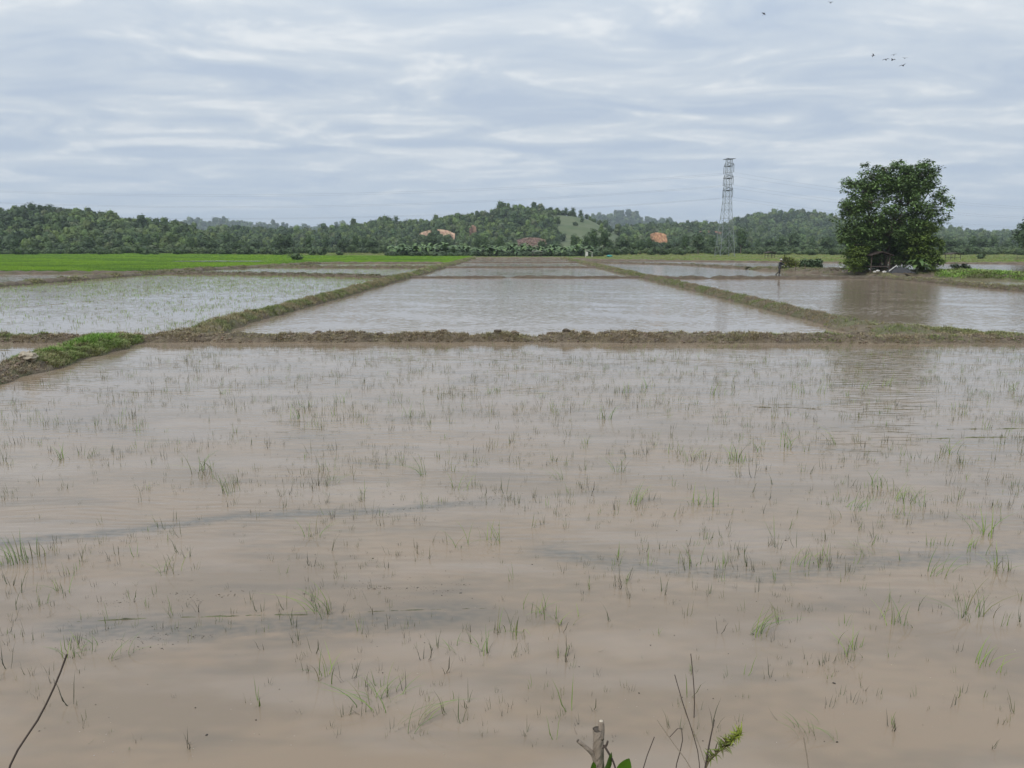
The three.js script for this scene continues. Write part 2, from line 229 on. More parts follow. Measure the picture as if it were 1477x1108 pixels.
bund('bund along the front edge of the green rice strip', [[-35, -138, 0.8, 0.3], [-22, -137.5, 0.8, 0.3], [-9.8, -137, 0.8, 0.3]], { step: 0.4, K: 10, seed: 15, green: 0.15 });
B.man = bund('low dark mud bund that the person walks along', [[13.1, -76.6, 0.5, 0.24], [18.8, -76.7, 0.55, 0.24], [19.4, -76.7, 0.3, 0.05], [20, -76.7, 0.55, 0.26], [28, -76.6, 0.55, 0.24], [37, -77, 0.6, 0.26], [41, -82, 0.9, 0.3]], { step: 0.25, K: 10, seed: 16, dry: 0.1 });
B.r1 = bund('mud bund between the calm paddy and the grassy bank', [[39.5, -82, 0.8, 0.3], [37.2, -77, 0.6, 0.32], [36.9, -68, 0.6, 0.32], [36.8, -55, 0.6, 0.34], [36.8, -26, 0.7, 0.34]], { step: 0.2, K: 12, seed: 17, dry: 0.25, green: 0.05 });
B.r2 = bund('thin dark bund slanting across the far paddies', [[12.7, -145, 0.6, 0.22], [27, -131, 0.6, 0.24], [33, -108, 0.7, 0.26]], { step: 0.35, K: 10, seed: 18 });
bund('brown bund in front of the meadow', [[12.6, -190, 0.9, 0.25], [20, -168, 0.8, 0.25], [40, -152, 0.8, 0.25], [62, -142, 0.8, 0.25], [110, -131, 1, 0.25], [200, -131, 1, 0.25]], { step: 0.5, K: 10, seed: 19, dry: 0.2 });
cross('thin far bund beside the long straight bund', [12.9, -160], [29, -157], 0.5, 0.16, { seed: 20 });
// the bank with the big tree: wide irregular islands of earth
function island(label, path, { step = 0.4, K = 20, seed, green, dry = 0.3 }) { return bund(label, path, { step, K, amp: 0.12, seed, green, dry, freq: 0.9 }); }
B.bank = island('wide earth bank under the big tree', [[32.6, -106.5, 0.5, 0.15], [33.6, -101, 1.8, 0.36], [36.5, -95, 3.2, 0.42], [40, -90, 4.2, 0.45], [44.5, -87, 4.4, 0.45], [50, -85.5, 3.6, 0.4], [54, -84, 2.4, 0.36]], { seed: 31, green: 0.08, dry: 0.25 });
B.isle = island('bright grassy bank beside the big tree', [[47, -88, 2.5, 0.35], [48.5, -82, 4.6, 0.5], [49.5, -75, 5.2, 0.55], [50, -68, 5, 0.5], [50, -60, 4.5, 0.45], [50, -50, 4, 0.4]], { seed: 32, green: 0.55 });

// ---------------------------------------------------------------- grass and clods on the bunds
const dryC = [0.33, 0.27, 0.155], olive = [0.19, 0.225, 0.07], lush = [0.14, 0.265, 0.035], fresh = [0.20, 0.36, 0.045];
const turf = tuft(41, 9, 0.12, 0.012, 0.07, 1.2, 2, -0.02), turfLong = tuft(42, 10, 0.2, 0.014, 0.06, 0.7, 3, -0.02), turfFar = tuft(43, 8, 0.2, 0.035, 0.13, 0.7, 2, -0.03);
function onBund(b, n, seed, d0, d1, color, { sMax = 0.85, keep = () => true, size = [0.6, 1.3] } = {}) {
  const R = mulberry(seed), out = [];
  for (let i = 0; i < n * 3 && out.length < n; i++) { const d = lerp(d0, d1, R()), s = (R() * 2 - 1) * sMax, p = b.point(d, s); if (!keep(p, s, R) || p[1] < 0.02) continue; out.push([p[0], p[1], p[2], R() * 6.28, lerp(size[0], size[1], R()), color(p, R), undefined, (R() - 0.5) * 0.5]); }
  return out;
}
const vary = (c, R, k = 0.25) => { const f = 1 - k + 2 * k * R(); return [c[0] * f * (0.92 + 0.16 * R()), c[1] * f, c[2] * f * (0.85 + 0.3 * R())]; };
const patch = (p, f, s) => smooth(-0.15, 0.25, fbm2(p[0] * f + s, p[2] * f - s, 3));
const xOf = (b) => b;
scatter('bund_grass', 'dry straw and short green turf on the lumpy cross bund', 'grass', turf, grassMat, onBund(B.near, 9000, 51, 20, 70, (p, R) => vary(p[0] < -16 || p[0] > 9 ? mix3(mix3(dryC, MUD, 0.5 * R()), olive, patch(p, 0.5, 3)) : mix3(mix3(MUD, dryC, 0.5 + 0.5 * R()), olive, 0.3 * patch(p, 0.35, 3)), R), { keep: (p, s, R) => R() < 0.35 + 0.65 * patch(p, 0.45, 1) }));
scatter('bund_grass', 'olive green turf along the grassy bund with the pale stone', 'grass', turf, grassMat, onBund(B.nearLeft, 8500, 52, 0, 13, (p, R) => vary(p[2] > -20.2 ? mix3(dryC, MUD, R()) : mix3(mix3(dryC, olive, 0.3 + 0.7 * R()), lush, 0.5 * patch(p, 0.7, 2)), R), { keep: (p, s, R) => p[2] < -20.4 || R() < 0.15 }));
scatter('bund_grass', 'lush green grass clump where the two bunds meet', 'grass', turfLong, grassMat, onBund(B.nearLeft, 620, 53, 0.6, 5.6, (p, R) => vary(mix3(lush, fresh, R()), R), { keep: (p, s, R) => fbm2(p[0] * 0.6 + 9, p[2] * 0.55, 2) + (p[2] < -23.6 && p[2] > -25.8 ? 0.22 : -0.12) > 0.1 && s > -0.35, size: [0.6, 1.35] }));
scatter('bund_grass', 'yellowing grass along the straight bund beside the central paddy', 'grass', turfLong, grassMat, onBund(B.left, 7500, 54, 0.4, 55, (p, R) => vary(mix3(dryC, olive, clamp(patch(p, 0.3, 4) * 0.8 + 0.35 * R())), R), { size: [0.5, 1.1] }));
scatter('bund_grass', 'far yellow green grass along the straight bund to the rice', 'grass', turfFar, grassMat, onBund(B.left, 3500, 55, 55, 165, (p, R) => vary(mix3(dryC, olive, 0.4 + 0.6 * patch(p, 0.15, 4)), R)));
scatter('bund_grass', 'short olive grass along the straight bund beside the calm paddy', 'grass', turfLong, grassMat, onBund(B.right, 5000, 56, 0, 60, (p, R) => vary(mix3(mix3(dryC, MUD, 0.3), olive, patch(p, 0.3, 6)), R), { size: [0.4, 0.9] }));
scatter('bund_grass', 'far green grass along the straight bund to the meadow', 'grass', turfFar, grassMat, onBund(B.right, 3500, 57, 50, 165, (p, R) => vary(mix3(dryC, olive, 0.3 + 0.7 * patch(p, 0.15, 7)), R)));
scatter('bund_grass', 'olive turf on the flat spit at the paddy corner', 'grass', turf, grassMat, onBund(B.corner, 2600, 58, 0, 6.6, (p, R) => vary(mix3(dryC, olive, 0.3 + 0.7 * R()), R)));
scatter('bund_grass', 'weeds on the dark bunds behind the seedling paddy', 'grass', turfFar, grassMat, [...onBund(B.l1, 2600, 59, 30, 112, (p, R) => vary(mix3(dryC, olive, R()), R), { keep: (p, s, R) => R() < patch(p, 0.2, 3) }), ...onBund(B.l2, 900, 60, 0, 32, (p, R) => vary(mix3(MUD, olive, R()), R)), ...onBund(B.l3, 900, 61, 0, 28, (p, R) => vary(mix3(dryC, olive, R()), R))]);
scatter('bund_grass', 'thin weeds on the mud bunds near the walking person', 'grass', turfFar, grassMat, [...onBund(B.man, 500, 62, 0, 30, (p, R) => vary(mix3(MUD, olive, R()), R), { size: [0.3, 0.7] }), ...onBund(B.r1, 2600, 63, 0, 45, (p, R) => vary(mix3(dryC, olive, R()), R), { size: [0.4, 0.9] }), ...onBund(B.r2, 700, 64, 0, 45, (p, R) => vary(mix3(MUD, olive, R()), R))]);
scatter('bank_grass', 'patchy olive grass on the bank under the big tree', 'grass', turfFar, grassMat, onBund(B.bank, 4200, 65, 1, 36, (p, R) => vary(mix3(mix3(dryC, MUD, 0.4), olive, clamp(patch(p, 0.2, 3) + 0.2)), R), { size: [0.5, 1.2], keep: (p, s, R) => R() < 0.3 + 0.7 * patch(p, 0.2, 8) }));
scatter('bank_grass', 'bright green grass covering the bank beside the big tree', 'grass', turfFar, grassMat, onBund(B.isle, 9000, 66, 0, 38, (p, R) => vary(mix3(olive, fresh, clamp(0.05 + 0.75 * patch(p, 0.3, 5) + 0.15 * N2(p[0] * 2, p[2] * 2))), R), { size: [0.9, 2.2] }));
// crumbly clods on the cross bund
function clodGeo(seed, det = 1, squash = 0.7) { const g = new THREE.IcosahedronGeometry(1, det), p = g.attributes.position, q = []; for (let i = 0; i < p.count; i++) { const x = p.getX(i), y = p.getY(i), z = p.getZ(i), k = 1 + 0.35 * N3(x * 1.3 + seed, y * 1.3, z * 1.3) + 0.15 * N3(x * 3.2, y * 3.2 + seed, z * 3.2); q.push(x * k, y * k * squash, z * k); } return geoFrom(q); }
scatter('clods', 'crumbly dry mud crumbs along the cross bund', 'earth', clodGeo(3), mat([1, 1, 1], 1), onBund(B.near, 2600, 71, 20, 70, (p, R) => vary(mix3(MUD, DRY, R() * R()), R), { size: [0.012, 0.055], sMax: 0.92, keep: (p, s, R) => R() < patch(p, 0.8, 6) * 1.2 }));
scatter('clods', 'crumbly mud crumbs at the stone end of the grassy bund', 'earth', clodGeo(4), mat([1, 1, 1], 1), onBund(B.nearLeft, 420, 72, 4.5, 12, (p, R) => vary(mix3(MUD, DRY, R()), R), { size: [0.015, 0.05] }));
{ // clods large enough to tell apart
  const spots = [[-5.25, 0.15], [-5.95, 0.13], [-6.35, 0.14], [-6.8, 0.11], [-4.6, 0.16], [-2.4, 0.12], [-0.5, 0.15], [0.1, 0.17], [-1.6, 0.1], [1.35, 0.16], [1.9, 0.13], [2.6, 0.15], [3.3, 0.14], [6.4, 0.1], [-15.2, 0.12], [-14.8, 0.1]], R = mulberry(73);
  const protos = [5, 6, 7].map((s) => clodGeo(s, 2)), ms = [mat([0.10, 0.078, 0.055], 1, { bumpMap: grain, bumpScale: 0.02 }), mat([0.16, 0.125, 0.085], 1)];
  spots.forEach(([x, r], i) => { const p = B.near.point(x + 45, (R() - 0.6) * 0.4), o = mesh('mud_clod', protos[i % 3], ms[i % 2 ? 1 : 0]); o.position.set(p[0], p[1] + r * 0.15, p[2]); o.scale.set(r * 1.0, r * 0.65, r * 0.8); o.rotation.y = R() * 6; tag(o, 'fist to head sized mud clod on top of the cross bund', 'mud clod', 'mud clods on the cross bund'); });
  const st = mesh('stone', clodGeo(9, 3, 0.65), mat([0.40, 0.34, 0.25], 0.9, { bumpMap: grain, bumpScale: 0.01 })); const p = B.nearLeft.point(6.75, 0.2); st.position.set(-12.85, p[1] + 0.08, -20.2); st.scale.setScalar(0.21); tag(st, 'pale beige stone at the end of the grassy bund', 'stone');
}

// ---------------------------------------------------------------- rice and far meadows
const riceTuft = tuft(81, 16, 0.3, 0.03, 0.3, 0.5, 2, -0.05), meadowTuft = tuft(82, 12, 0.42, 0.06, 0.45, 0.6, 2, -0.05);
{
  const R = mulberry(83), spots = []; let tries = 0;
  while (spots.length < 62000 && tries++ < 400000) { const z = -90 - 200 * Math.pow(R(), 1.6), x = lerp(-0.78 * -z * 1.0 - 20, -9, R()); if (!inPoly(x, z, ricePoly)) continue; if (x > -63 && x < -46 && z > -152 && z < -140) continue; const n = fbm2(x * 0.03, z * 0.11, 4) * 1.5, c = mix3([0.215, 0.35, 0.018], [0.12, 0.225, 0.025], smooth(-0.2, 0.35, n)); spots.push([x, 0.2, z, R() * 6.28, 0.75 + 0.6 * R(), vary(c, R, 0.2)]); }
  scatter('young_rice', 'dense bright green young rice shoots', 'rice', riceTuft, grassMat, spots);
  sheet('puddle', 'thin open puddle within the green rice field', [[-62, -140], [-56, -141], [-46, -141.5], [-45, -147], [-55, -150], [-63, -149]], 0.3, wLeft, tile);
  const m = []; tries = 0;
  while (m.length < 42000 && tries++ < 400000) { const z = -128 - 260 * Math.pow(R(), 1.5), x = lerp(0.75 * z - 20, -0.8 * z + 20, R()); if (!inPoly(x, z, meadowPoly)) continue; const n = fbm2(x * 0.012 + 4, z * 0.06, 3), q = fbm2(x * 0.03, z * 0.2 + 7, 2); let c = mix3([0.225, 0.25, 0.06], [0.15, 0.25, 0.03], smooth(-0.1, 0.3, n)); c = mix3(c, [0.25, 0.19, 0.11], smooth(0.05, 0.4, q)); const lo = z < -250 ? 1.5 : 1; m.push([x, 0.14, z, R() * 6.28, (0.5 + 0.7 * R()) * lo, vary(c, R, 0.2), (0.35 + 0.6 * R()) * lo]); }
  scatter('meadow_grass', 'rough yellow green grass of the far meadows', 'grass', meadowTuft, grassMat, m);
}

// ---------------------------------------------------------------- grass standing in the water
{
  const R = mulberry(91), seeds = [101, 102, 103, 104, 105, 106].map((s, i) => tuft(s, [2, 3, 4, 5, 3, 6][i], 1.25, 0.034, 0.3, 0.4, 3, -0.2, [0, -0.2, 0]));
  const ms = [mat([0.075, 0.09, 0.035], 0.7, { vertexColors: true }), mat([0.07, 0.067, 0.04], 0.7, { vertexColors: true }), mat([0.11, 0.105, 0.045], 0.7, { vertexColors: true }), mat([0.14, 0.20, 0.04], 0.65, { vertexColors: true })];
  const all = []; let tries = 0;
  while (all.length < 8800 && tries++ < 160000) {
    const z = -4.6 - 20.8 * Math.pow(R(), 0.72), x = (R() * 2 - 1) * (0.69 * -z + 0.8); if (x < -12 || x > 22) continue;
    const n = fbm2(x * 0.35 + 2, z * 0.45, 3) + 0.012 * x + (z < -14 ? 0.1 : 0); if (R() > 0.12 + 1.2 * smooth(-0.2, 0.4, n)) continue;
    const k = R(), h = (k < 0.7 ? 0.05 + 0.08 * R() : 0.12 + 0.15 * R());
    all.push({ x, z, h, c: k > 0.92 ? 3 : Math.floor(R() * 3), g: Math.floor(R() * 6), t: R() * 6.28, s: h / Math.hypot(z, 3.3) });
  }
  all.sort((a, b) => b.s - a.s);
  all.slice(0, 300).forEach((q) => { const o = mesh('rice_seedling', seeds[q.g], ms[q.c]); o.position.set(q.x, 0, q.z); o.rotation.y = q.t; o.scale.set(q.h * 0.8, q.h, q.h * 0.8); tag(o, 'small thin sprout of a few blades standing in the muddy water', 'seedling', 'small sprouts standing in the muddy water'); });
  const cs = [[0.10, 0.12, 0.042], [0.08, 0.077, 0.043], [0.135, 0.13, 0.05], [0.14, 0.20, 0.04]];
  scatter('seedlings', 'countless tiny sprouts dotting the muddy paddy water', 'seedlings', seeds[2], grassMat, all.slice(300).map((q) => [q.x, 0, q.z, q.t, q.h, vary(cs[q.c], R)]));
  // the larger clumps, each built of its own blades
  const clumps = [[-6.67, -11.77, 0.31], [-7.01, -11.57, 0.34], [-5.98, -12.36, 0.26], [-6.45, -17.00, 0.20], [-4.14, -14.53, 0.42], [-4.26, -15.50, 0.29], [-3.64, -16.00, 0.32], [-3.82, -9.94, 0.41], [-4.57, -10.97, 0.42], [-2.27, -8.37, 0.4], [-5.25, -7.64, 0.37], [-5.12, -7.8, 0.34], [-3.54, -7.45, 0.25], [-2.57, -10.40, 0.26], [-0.55, -17.00, 0.31], [0.54, -16.60, 0.31], [2.52, -17.08, 0.43], [3.15, -17.68, 0.39], [1.78, -14.47, 0.45], [-2.00, -14.60, 0.37], [-1.89, -11.41, 0.22], [-1.31, -10.76, 0.38], [-0.62, -11.26, 0.20], [1.24, -12.58, 0.24], [1.58, -10.97, 0.35], [2.64, -12.05, 0.25], [-0.56, -8.06, 0.34], [-0.26, -8.22, 0.34], [1.59, -9.49, 0.33], [-0.73, -10.12, 0.31], [0.69, -10.56, 0.28], [4.53, -16.76, 0.5], [4.91, -16.92, 0.28], [6.57, -17.00, 0.37], [6.93, -17.00, 0.34], [8.18, -17.50, 0.44], [8.87, -17.95, 0.5], [9.97, -18.22, 0.46], [11.48, -17.33, 0.41], [5.37, -12.54, 0.52], [2.93, -11.73, 0.31], [3.45, -11.57, 0.42], [3.99, -12.14, 0.36], [4.53, -12.31, 0.43], [5.07, -10.21, 0.35], [4.35, -9.31, 0.32], [5.08, -9.65, 0.35], [5.19, -9.49, 0.36], [4.00, -8.98, 0.33], [2.39, -9.49, 0.33], [2.53, -9.49, 0.3], [6.99, -11.93, 0.42], [5.43, -8.43, 0.42], [5.03, -7.96, 0.21], [4.99, -7.47, 0.34], [3.81, -7.83, 0.33], [3.01, -7.54, 0.26], [3.23, -7.64, 0.15], [4.32, -7.33, 0.34], [1.89, -7.59, 0.26], [-3.19, -5.76, 0.27], [-3.58, -5.83, 0.22], [-4.43, -6.89, 0.23], [-1.46, -5.46, 0.29], [-0.97, -5.09, 0.31], [-0.91, -5.18, 0.27], [-0.69, -4.88, 0.33], [-0.02, -6.15, 0.27], [0.27, -6.55, 0.22], [-0.34, -5.83, 0.24], [0.46, -6.38, 0.22], [2.12, -6.10, 0.34], [4.07, -6.47, 0.36], [4.19, -6.47, 0.4], [3.41, -6.32, 0.34], [3.74, -5.61, 0.24], [2.83, -5.85, 0.27], [2.09, -4.75, 0.2]];
  const bladeG = [0.25, 0.5, 0.85, 1.3].map((b) => { const p = [], c = []; blade(p, c, 0, 0, 1.12, 0.027, 0, b, 1, 5, -0.14); return geoFrom(p, null); });
  const bm = [mat([0.14, 0.22, 0.04], 0.6), mat([0.10, 0.16, 0.035], 0.6), mat([0.21, 0.28, 0.05], 0.6), mat([0.2, 0.18, 0.085], 0.7)];
  const clump = ([x, z, h], n, lean, label, group) => { const t = thing('grass_clump', label, 'grass clump', [x, 0, z], 0, group); for (let i = 0; i < n; i++) { const b = mesh('blade', bladeG[Math.floor(R() * 4)], bm[R() < 0.15 ? 3 : Math.floor(R() * 3)], t); b.position.set((R() + R() + R() - 1.5) * 0.14, 0, (R() + R() + R() - 1.5) * 0.12); b.rotation.y = lean === undefined ? R() * 6.28 : lean + (R() - 0.5) * 1.1; const s = h * (0.5 + 0.55 * R()); b.scale.set(s, s, Math.max(0.24, s)); } return t; };
  clumps.forEach((c) => clump(c, 8 + Math.floor(R() * 9), R() < 0.4 ? Math.PI * (R() < 0.5 ? 0.9 : 0.1) : undefined, c[2] > 0.395 ? 'tall arching clump of green grass blades growing out of the muddy water' : c[2] > 0.29 ? 'medium loose clump of green grass blades growing out of the muddy water' : 'short sparse clump of green grass blades growing out of the muddy water', c[2] > 0.395 ? 'tall green grass clumps in the muddy water' : c[2] > 0.29 ? 'medium green grass clumps in the muddy water' : 'short green grass clumps in the muddy water'));
  clump([-1.72, -6.5, 0.42], 16, Math.PI * 1.02, 'dense green grass clump leaning over at the end of the floating ridge');
  // rows of seedlings in the paddy beyond the bund
  const far = tuft(110, 4, 0.17, 0.018, 0.12, 0.6, 2, -0.03), sp = []; tries = 0; const P = waters[1][2];
  while (sp.length < 9500 && tries++ < 200000) { const z = -28 - 58 * R(), x = lerp(-41, -12, R()); if (!inPoly(x, z, P)) continue; const row = Math.abs(((x + 0.12 * z + 0.4 * N2(x * 0.1, z * 0.05)) / 3.4) % 1), n = fbm2(x * 0.12, z * 0.06 + 3, 3); if (R() > 0.15 + 0.7 * smooth(-0.1, 0.3, n) * (Math.abs(row) < 0.45 ? 1 : 0.25) + (z < -55 ? 0.35 : 0)) continue; sp.push([x, 0, z, R() * 6.28, 0.5 + 0.6 * R(), vary(R() < 0.2 ? [0.22, 0.2, 0.1] : [0.2, 0.30, 0.075], R)]); }
  scatter('seedlings', 'pale green rows of sprouts in the paddy beyond the bund', 'seedlings', far, grassMat, sp);
  const P2 = waters[3][2], P3 = waters[4][2], sp2 = []; tries = 0;
  while (sp2.length < 2600 && tries++ < 60000) { const z = -80 - 56 * R(), x = lerp(-41, -10, R()); if (!inPoly(x, z, P2) && !inPoly(x, z, P3)) continue; sp2.push([x, 0, z, R() * 6.28, 0.6 + 0.6 * R(), vary([0.2, 0.3, 0.08], R)]); }
  scatter('seedlings', 'sparse pale sprouts in the narrow paddies by the rice', 'seedlings', far, grassMat, sp2);
  const sp3 = []; for (let i = 0; i < 260; i++) sp3.push([-14.6 - 6 * R(), 0, -15 - 11 * R(), R() * 6.28, 0.4 + 0.5 * R(), vary([0.12, 0.14, 0.07], R)]);
  scatter('seedlings', 'thin sprouts in the small paddy beside the grassy bund', 'seedlings', far, grassMat, sp3);
  // bits afloat
  const flake = clodGeo(12, 0, 0.3), dark = [], foam = [];
  for (let i = 0; i < 380; i++) { const z = -4.6 - 12 * R(), x = (R() * 2 - 1) * 0.69 * -z; dark.push([x, 0.002, z, R() * 6.28, 0.003 + 0.014 * R() * R() * R(), vary([0.045, 0.038, 0.03], R)]); }
  for (let i = 0; i < 900; i++) { const z = -4.4 - 5 * R(), x = lerp(-3.5, 5, R()); if (fbm2(x * 0.9, z * 1.4, 2) < -0.1) continue; foam.push([x, 0.001, z, R() * 6.28, 0.0015 + 0.004 * R() * R(), vary([0.40, 0.35, 0.29], R)]); }
  for (const L of [[[-3.8, -6.75], [-3.1, -6.85], [-2.5, -6.95]], [[-1.6, -7.05], [-0.5, -7.0]], [[-1.6, -9.25], [0.2, -9.85]], [[-3.7, -6.05], [-2.6, -6.1]]]) for (let i = 0; i < 420; i++) { const k = Math.floor(R() * (L.length - 1)), t = R(), x = lerp(L[k][0], L[k + 1][0], t), z = lerp(L[k][1], L[k + 1][1], t) + (R() + R() + R() - 1.5) * 0.16 * (1 + N2(x * 2, 4)); if (N2(x * 2.2, z * 5) < 0.0) continue; dark.push([x + (R() - 0.5) * 0.2, 0.001, z, R() * 6.28, 0.002 + 0.012 * R() * R() * R(), vary([0.085, 0.07, 0.05], R)]); }
  const straw = (() => { const p = [], c = []; blade(p, c, 0, 0, 1, 0.03, 0, 0.4, 1, 4); const g = geoFrom(p); g.rotateZ(Math.PI / 2); return g; })(), st = [];
  for (let i = 0; i < 420; i++) { const z = -4.6 - 15 * Math.pow(R(), 0.9), x = (R() * 2 - 1) * 0.69 * -z; if (fbm2(x * 0.5 + 4, z * 0.9, 2) < -0.05) continue; st.push([x, 0.003, z, R() * 6.28, 0.05 + 0.13 * R() * R(), vary(R() < 0.5 ? [0.16, 0.13, 0.08] : [0.12, 0.13, 0.06], R)]); }
  scatter('floating_straw', 'bent dead blades and straw lying on the muddy water', 'straw', straw, mat([1, 1, 1], 0.8), st);
  scatter('floating_debris', 'dark specks of leaf and mud afloat on the muddy water', 'debris', flake, mat([1, 1, 1], 0.9), dark);
  scatter('floating_scum', 'pale flecks of scum afloat on the muddy water', 'scum', flake, mat([1, 1, 1], 0.8), foam);
}
// thin ridges of mud and rotting straw just breaking the surface
{
  const earthFar0 = mat([1, 1, 1], 0.95, { vertexColors: true });
  const ridge = (label, line, w, h, rgb, seed) => {
    const b = line.map(([x, z], i) => [x, z, i === 0 || i === line.length - 1 ? w * 0.3 : w, i === 0 || i === line.length - 1 ? 0.005 : h]);
    const pos = [], col = [], idx = [], uv = [], K = 6; let L = 0; const seg = []; for (let i = 0; i + 1 < b.length; i++) { const n = Math.ceil(Math.hypot(b[i + 1][0] - b[i][0], b[i + 1][1] - b[i][1]) / (w * 0.5)); for (let k = 0; k < n; k++) seg.push([0, 1, 2, 3].map((q) => lerp(b[i][q], b[i + 1][q], k / n))); } seg.push(b[b.length - 1]);
    seg.forEach(([x, z, hw, h2], i) => { for (let k = 0; k <= K; k++) { const s = k / K * 2 - 1, nn = N2(x * 4 + seed, z * 4 + s), o = s * hw * (1 + 0.6 * N2(x * 2.5 + seed, 3)) + 0.5 * w * N2(x * 0.9, seed); pos.push(x, -0.012 + (h2 + 0.012) * (1 - s * s) * (0.75 + 0.7 * fbm2(x * 6 + seed, s, 3) + 0.4 * N2(x * 1.7, seed)) , z + o); uv.push(x, s); const f = 1 + 0.5 * nn; col.push(rgb[0] * f, rgb[1] * f, rgb[2] * f); } });
    for (let i = 0; i + 1 < seg.length; i++) for (let k = 0; k < K; k++) { const a = i * (K + 1) + k, c = a + K + 1; idx.push(a, a + 1, c, c, a + 1, c + 1); }
    tag(mesh('mud_ridge', geoFrom(pos, col, uv, idx), earthFar0), label, null, null, 'structure');
  };
  ridge('thin line of dark mud and green scum ending at the leaning grass clump', [[-3.95, -6.36], [-3.2, -6.42], [-2.4, -6.47], [-1.65, -6.5]], 0.022, 0.007, [0.13, 0.13, 0.07], 1);
  ridge('thin dark mud line beyond the leaning grass clump', [[-1.6, -6.52], [-0.9, -6.58], [-0.1, -6.62]], 0.014, 0.004, [0.12, 0.12, 0.075], 2);
  ridge('thin green weed line close to the cross bund', [[-4.0, -22.1], [-2, -22.15], [-0.1, -22.1]], 0.04, 0.012, [0.13, 0.14, 0.075], 3);
  ridge('double dark weed line in the sprouting water', [[6.7, -12.85], [8, -13.0], [10, -13.1]], 0.035, 0.01, [0.12, 0.13, 0.06], 4);
  ridge('short dark weed line among sprouts', [[7.9, -13.6], [9, -13.65], [10.5, -13.7]], 0.03, 0.009, [0.12, 0.12, 0.06], 5);
  ridge('faint dark mud line in the sprouting water', [[4.8, -15.6], [5.6, -15.5], [6.3, -15.35]], 0.03, 0.009, [0.11, 0.10, 0.065], 6);
  ridge('long brown mud streak in the seedling paddy', [[-26.5, -41], [-25.2, -45], [-23.6, -49.5]], 0.25, 0.02, [0.17, 0.15, 0.10], 7);
  ridge('second brown mud streak in the seedling paddy', [[-21.5, -47], [-20.4, -50], [-19, -54]], 0.22, 0.02, [0.13, 0.12, 0.08], 8);
  ridge('dark mud shoal in the calm paddy by the corner spit', [[17.9, -38.6], [18.8, -37.6], [19.9, -36.4]], 0.3, 0.012, [0.10, 0.09, 0.06], 9);
}

// ---------------------------------------------------------------- hills
const earthFar = mat([1, 1, 1], 1, { vertexColors: true });
function hill(label, D, front, back, prof, { seed, step, under, bare }) {
  const P = (x) => { if (x <= prof[0][0]) return prof[0][1]; for (let i = 1; i < prof.length; i++) if (x <= prof[i][0]) { const t = (x - prof[i - 1][0]) / (prof[i][0] - prof[i - 1][0]); return lerp(prof[i - 1][1], prof[i][1], smooth(0, 1, t) * 0.5 + t * 0.5); } return prof[prof.length - 1][1]; };
  const height = (x, z) => { const d = -z, t = d < D ? (d - (D - front)) / front : 1 - (d - D) / back; if (t <= 0) return -1; const s = t * t * (3 - 2 * t) * 0.6 + t * 0.4; return -1 + (P(x * (0.25 + 0.75 * D / Math.max(d, D * 0.5)) + (1 - t) * 8 * N2(x * 0.02 + seed, z * 0.02)) + 1) * s * (1 + (1 - t) * 0.35 * N2(x * 0.018 + seed, z * 0.02)) ; };
  const x0 = prof[0][0], x1 = prof[prof.length - 1][0], nx = Math.ceil((x1 - x0) / step), nz = Math.ceil((front + back) / step), pos = [], col = [], idx = [];
  for (let j = 0; j <= nz; j++) for (let i = 0; i <= nx; i++) { const x = lerp(x0, x1, i / nx), z = -(D - front) - j / nz * (front + back), y = height(x, z); pos.push(x, y, z); let c = mix3(under, [under[0] * 1.5, under[1] * 1.4, under[2] * 1.4], smooth(-0.2, 0.3, fbm2(x * 0.06, z * 0.06, 3))); if (bare) c = bare(x, y, z, c); col.push(...c); }
  for (let j = 0; j < nz; j++) for (let i = 0; i < nx; i++) { const a = j * (nx + 1) + i, b = a + nx + 1; idx.push(a, a + 1, b, b, a + 1, b + 1); }
  tag(mesh('hill', geoFrom(pos, col, null, idx), earthFar), label, null, null, 'structure');
  return { height, x0, x1, D, front };
}
const pLeft = [[-411.5, 14], [-354.4, 16.2], [-308.9, 18.1], [-278.8, 17.3], [-261.6, 18.8], [-252.4, 17.3], [-233.5, 17.3], [-222.4, 14.8], [-215, 12.9], [-192.4, 11.8], [-175.6, 9.2], [-170.1, 5.9], [-155.2, 2.9], [-136.4, 0], [-117.5, -1]];
const pCentre = [[-305.1, -1], [-259, 9.3], [-230.6, 12.6], [-179.9, 9.9], [-160.2, 9.3], [-134.6, 13.2], [-100.6, 17], [-78.1, 15.9], [-49.8, 21.4], [-21.7, 23.6], [-7.6, 29.1], [3.7, 30.2], [20.5, 28.5], [34.6, 27.2], [48.7, 26.0], [62.8, 23.2], [74.2, 17.7], [91.2, 10.3], [119.6, 6.5], [148, 2.7], [171, -1]];
const pMid = [[57.8, -1], [92.9, 10.3], [114, 15.8], [142.1, 17.9], [184.4, 19.3], [212.7, 17.9], [241, 16.5], [276.3, 15.8], [325.9, 13.1], [397, 8.2], [467.8, 6.8], [538.5, 6.8], [680.3, 4.7]];
const pRight = [[190, -1], [266.1, 19.5], [283.3, 27.2], [309.3, 35.9], [344.4, 36.7], [366.2, 39.3], [388.3, 37.6], [415.2, 30.7], [442.3, 22.9], [495.7, 16.9], [566.4, 16], [602, 13.4], [672.7, 13.4], [805.5, 11.7], [896.3, -1]];
const pFar = [[-1147, -1], [-987.3, 47.8], [-870, 59.2], [-802, 61.1], [-734.8, 49.7], [-560.4, 42.1], [-269, 42.1], [41.7, 47.8], [177.4, 66.8], [254.7, 76.3], [322.4, 80], [371.2, 68.7], [429.9, 53.5], [605.8, 28.7], [802.2, -1]];
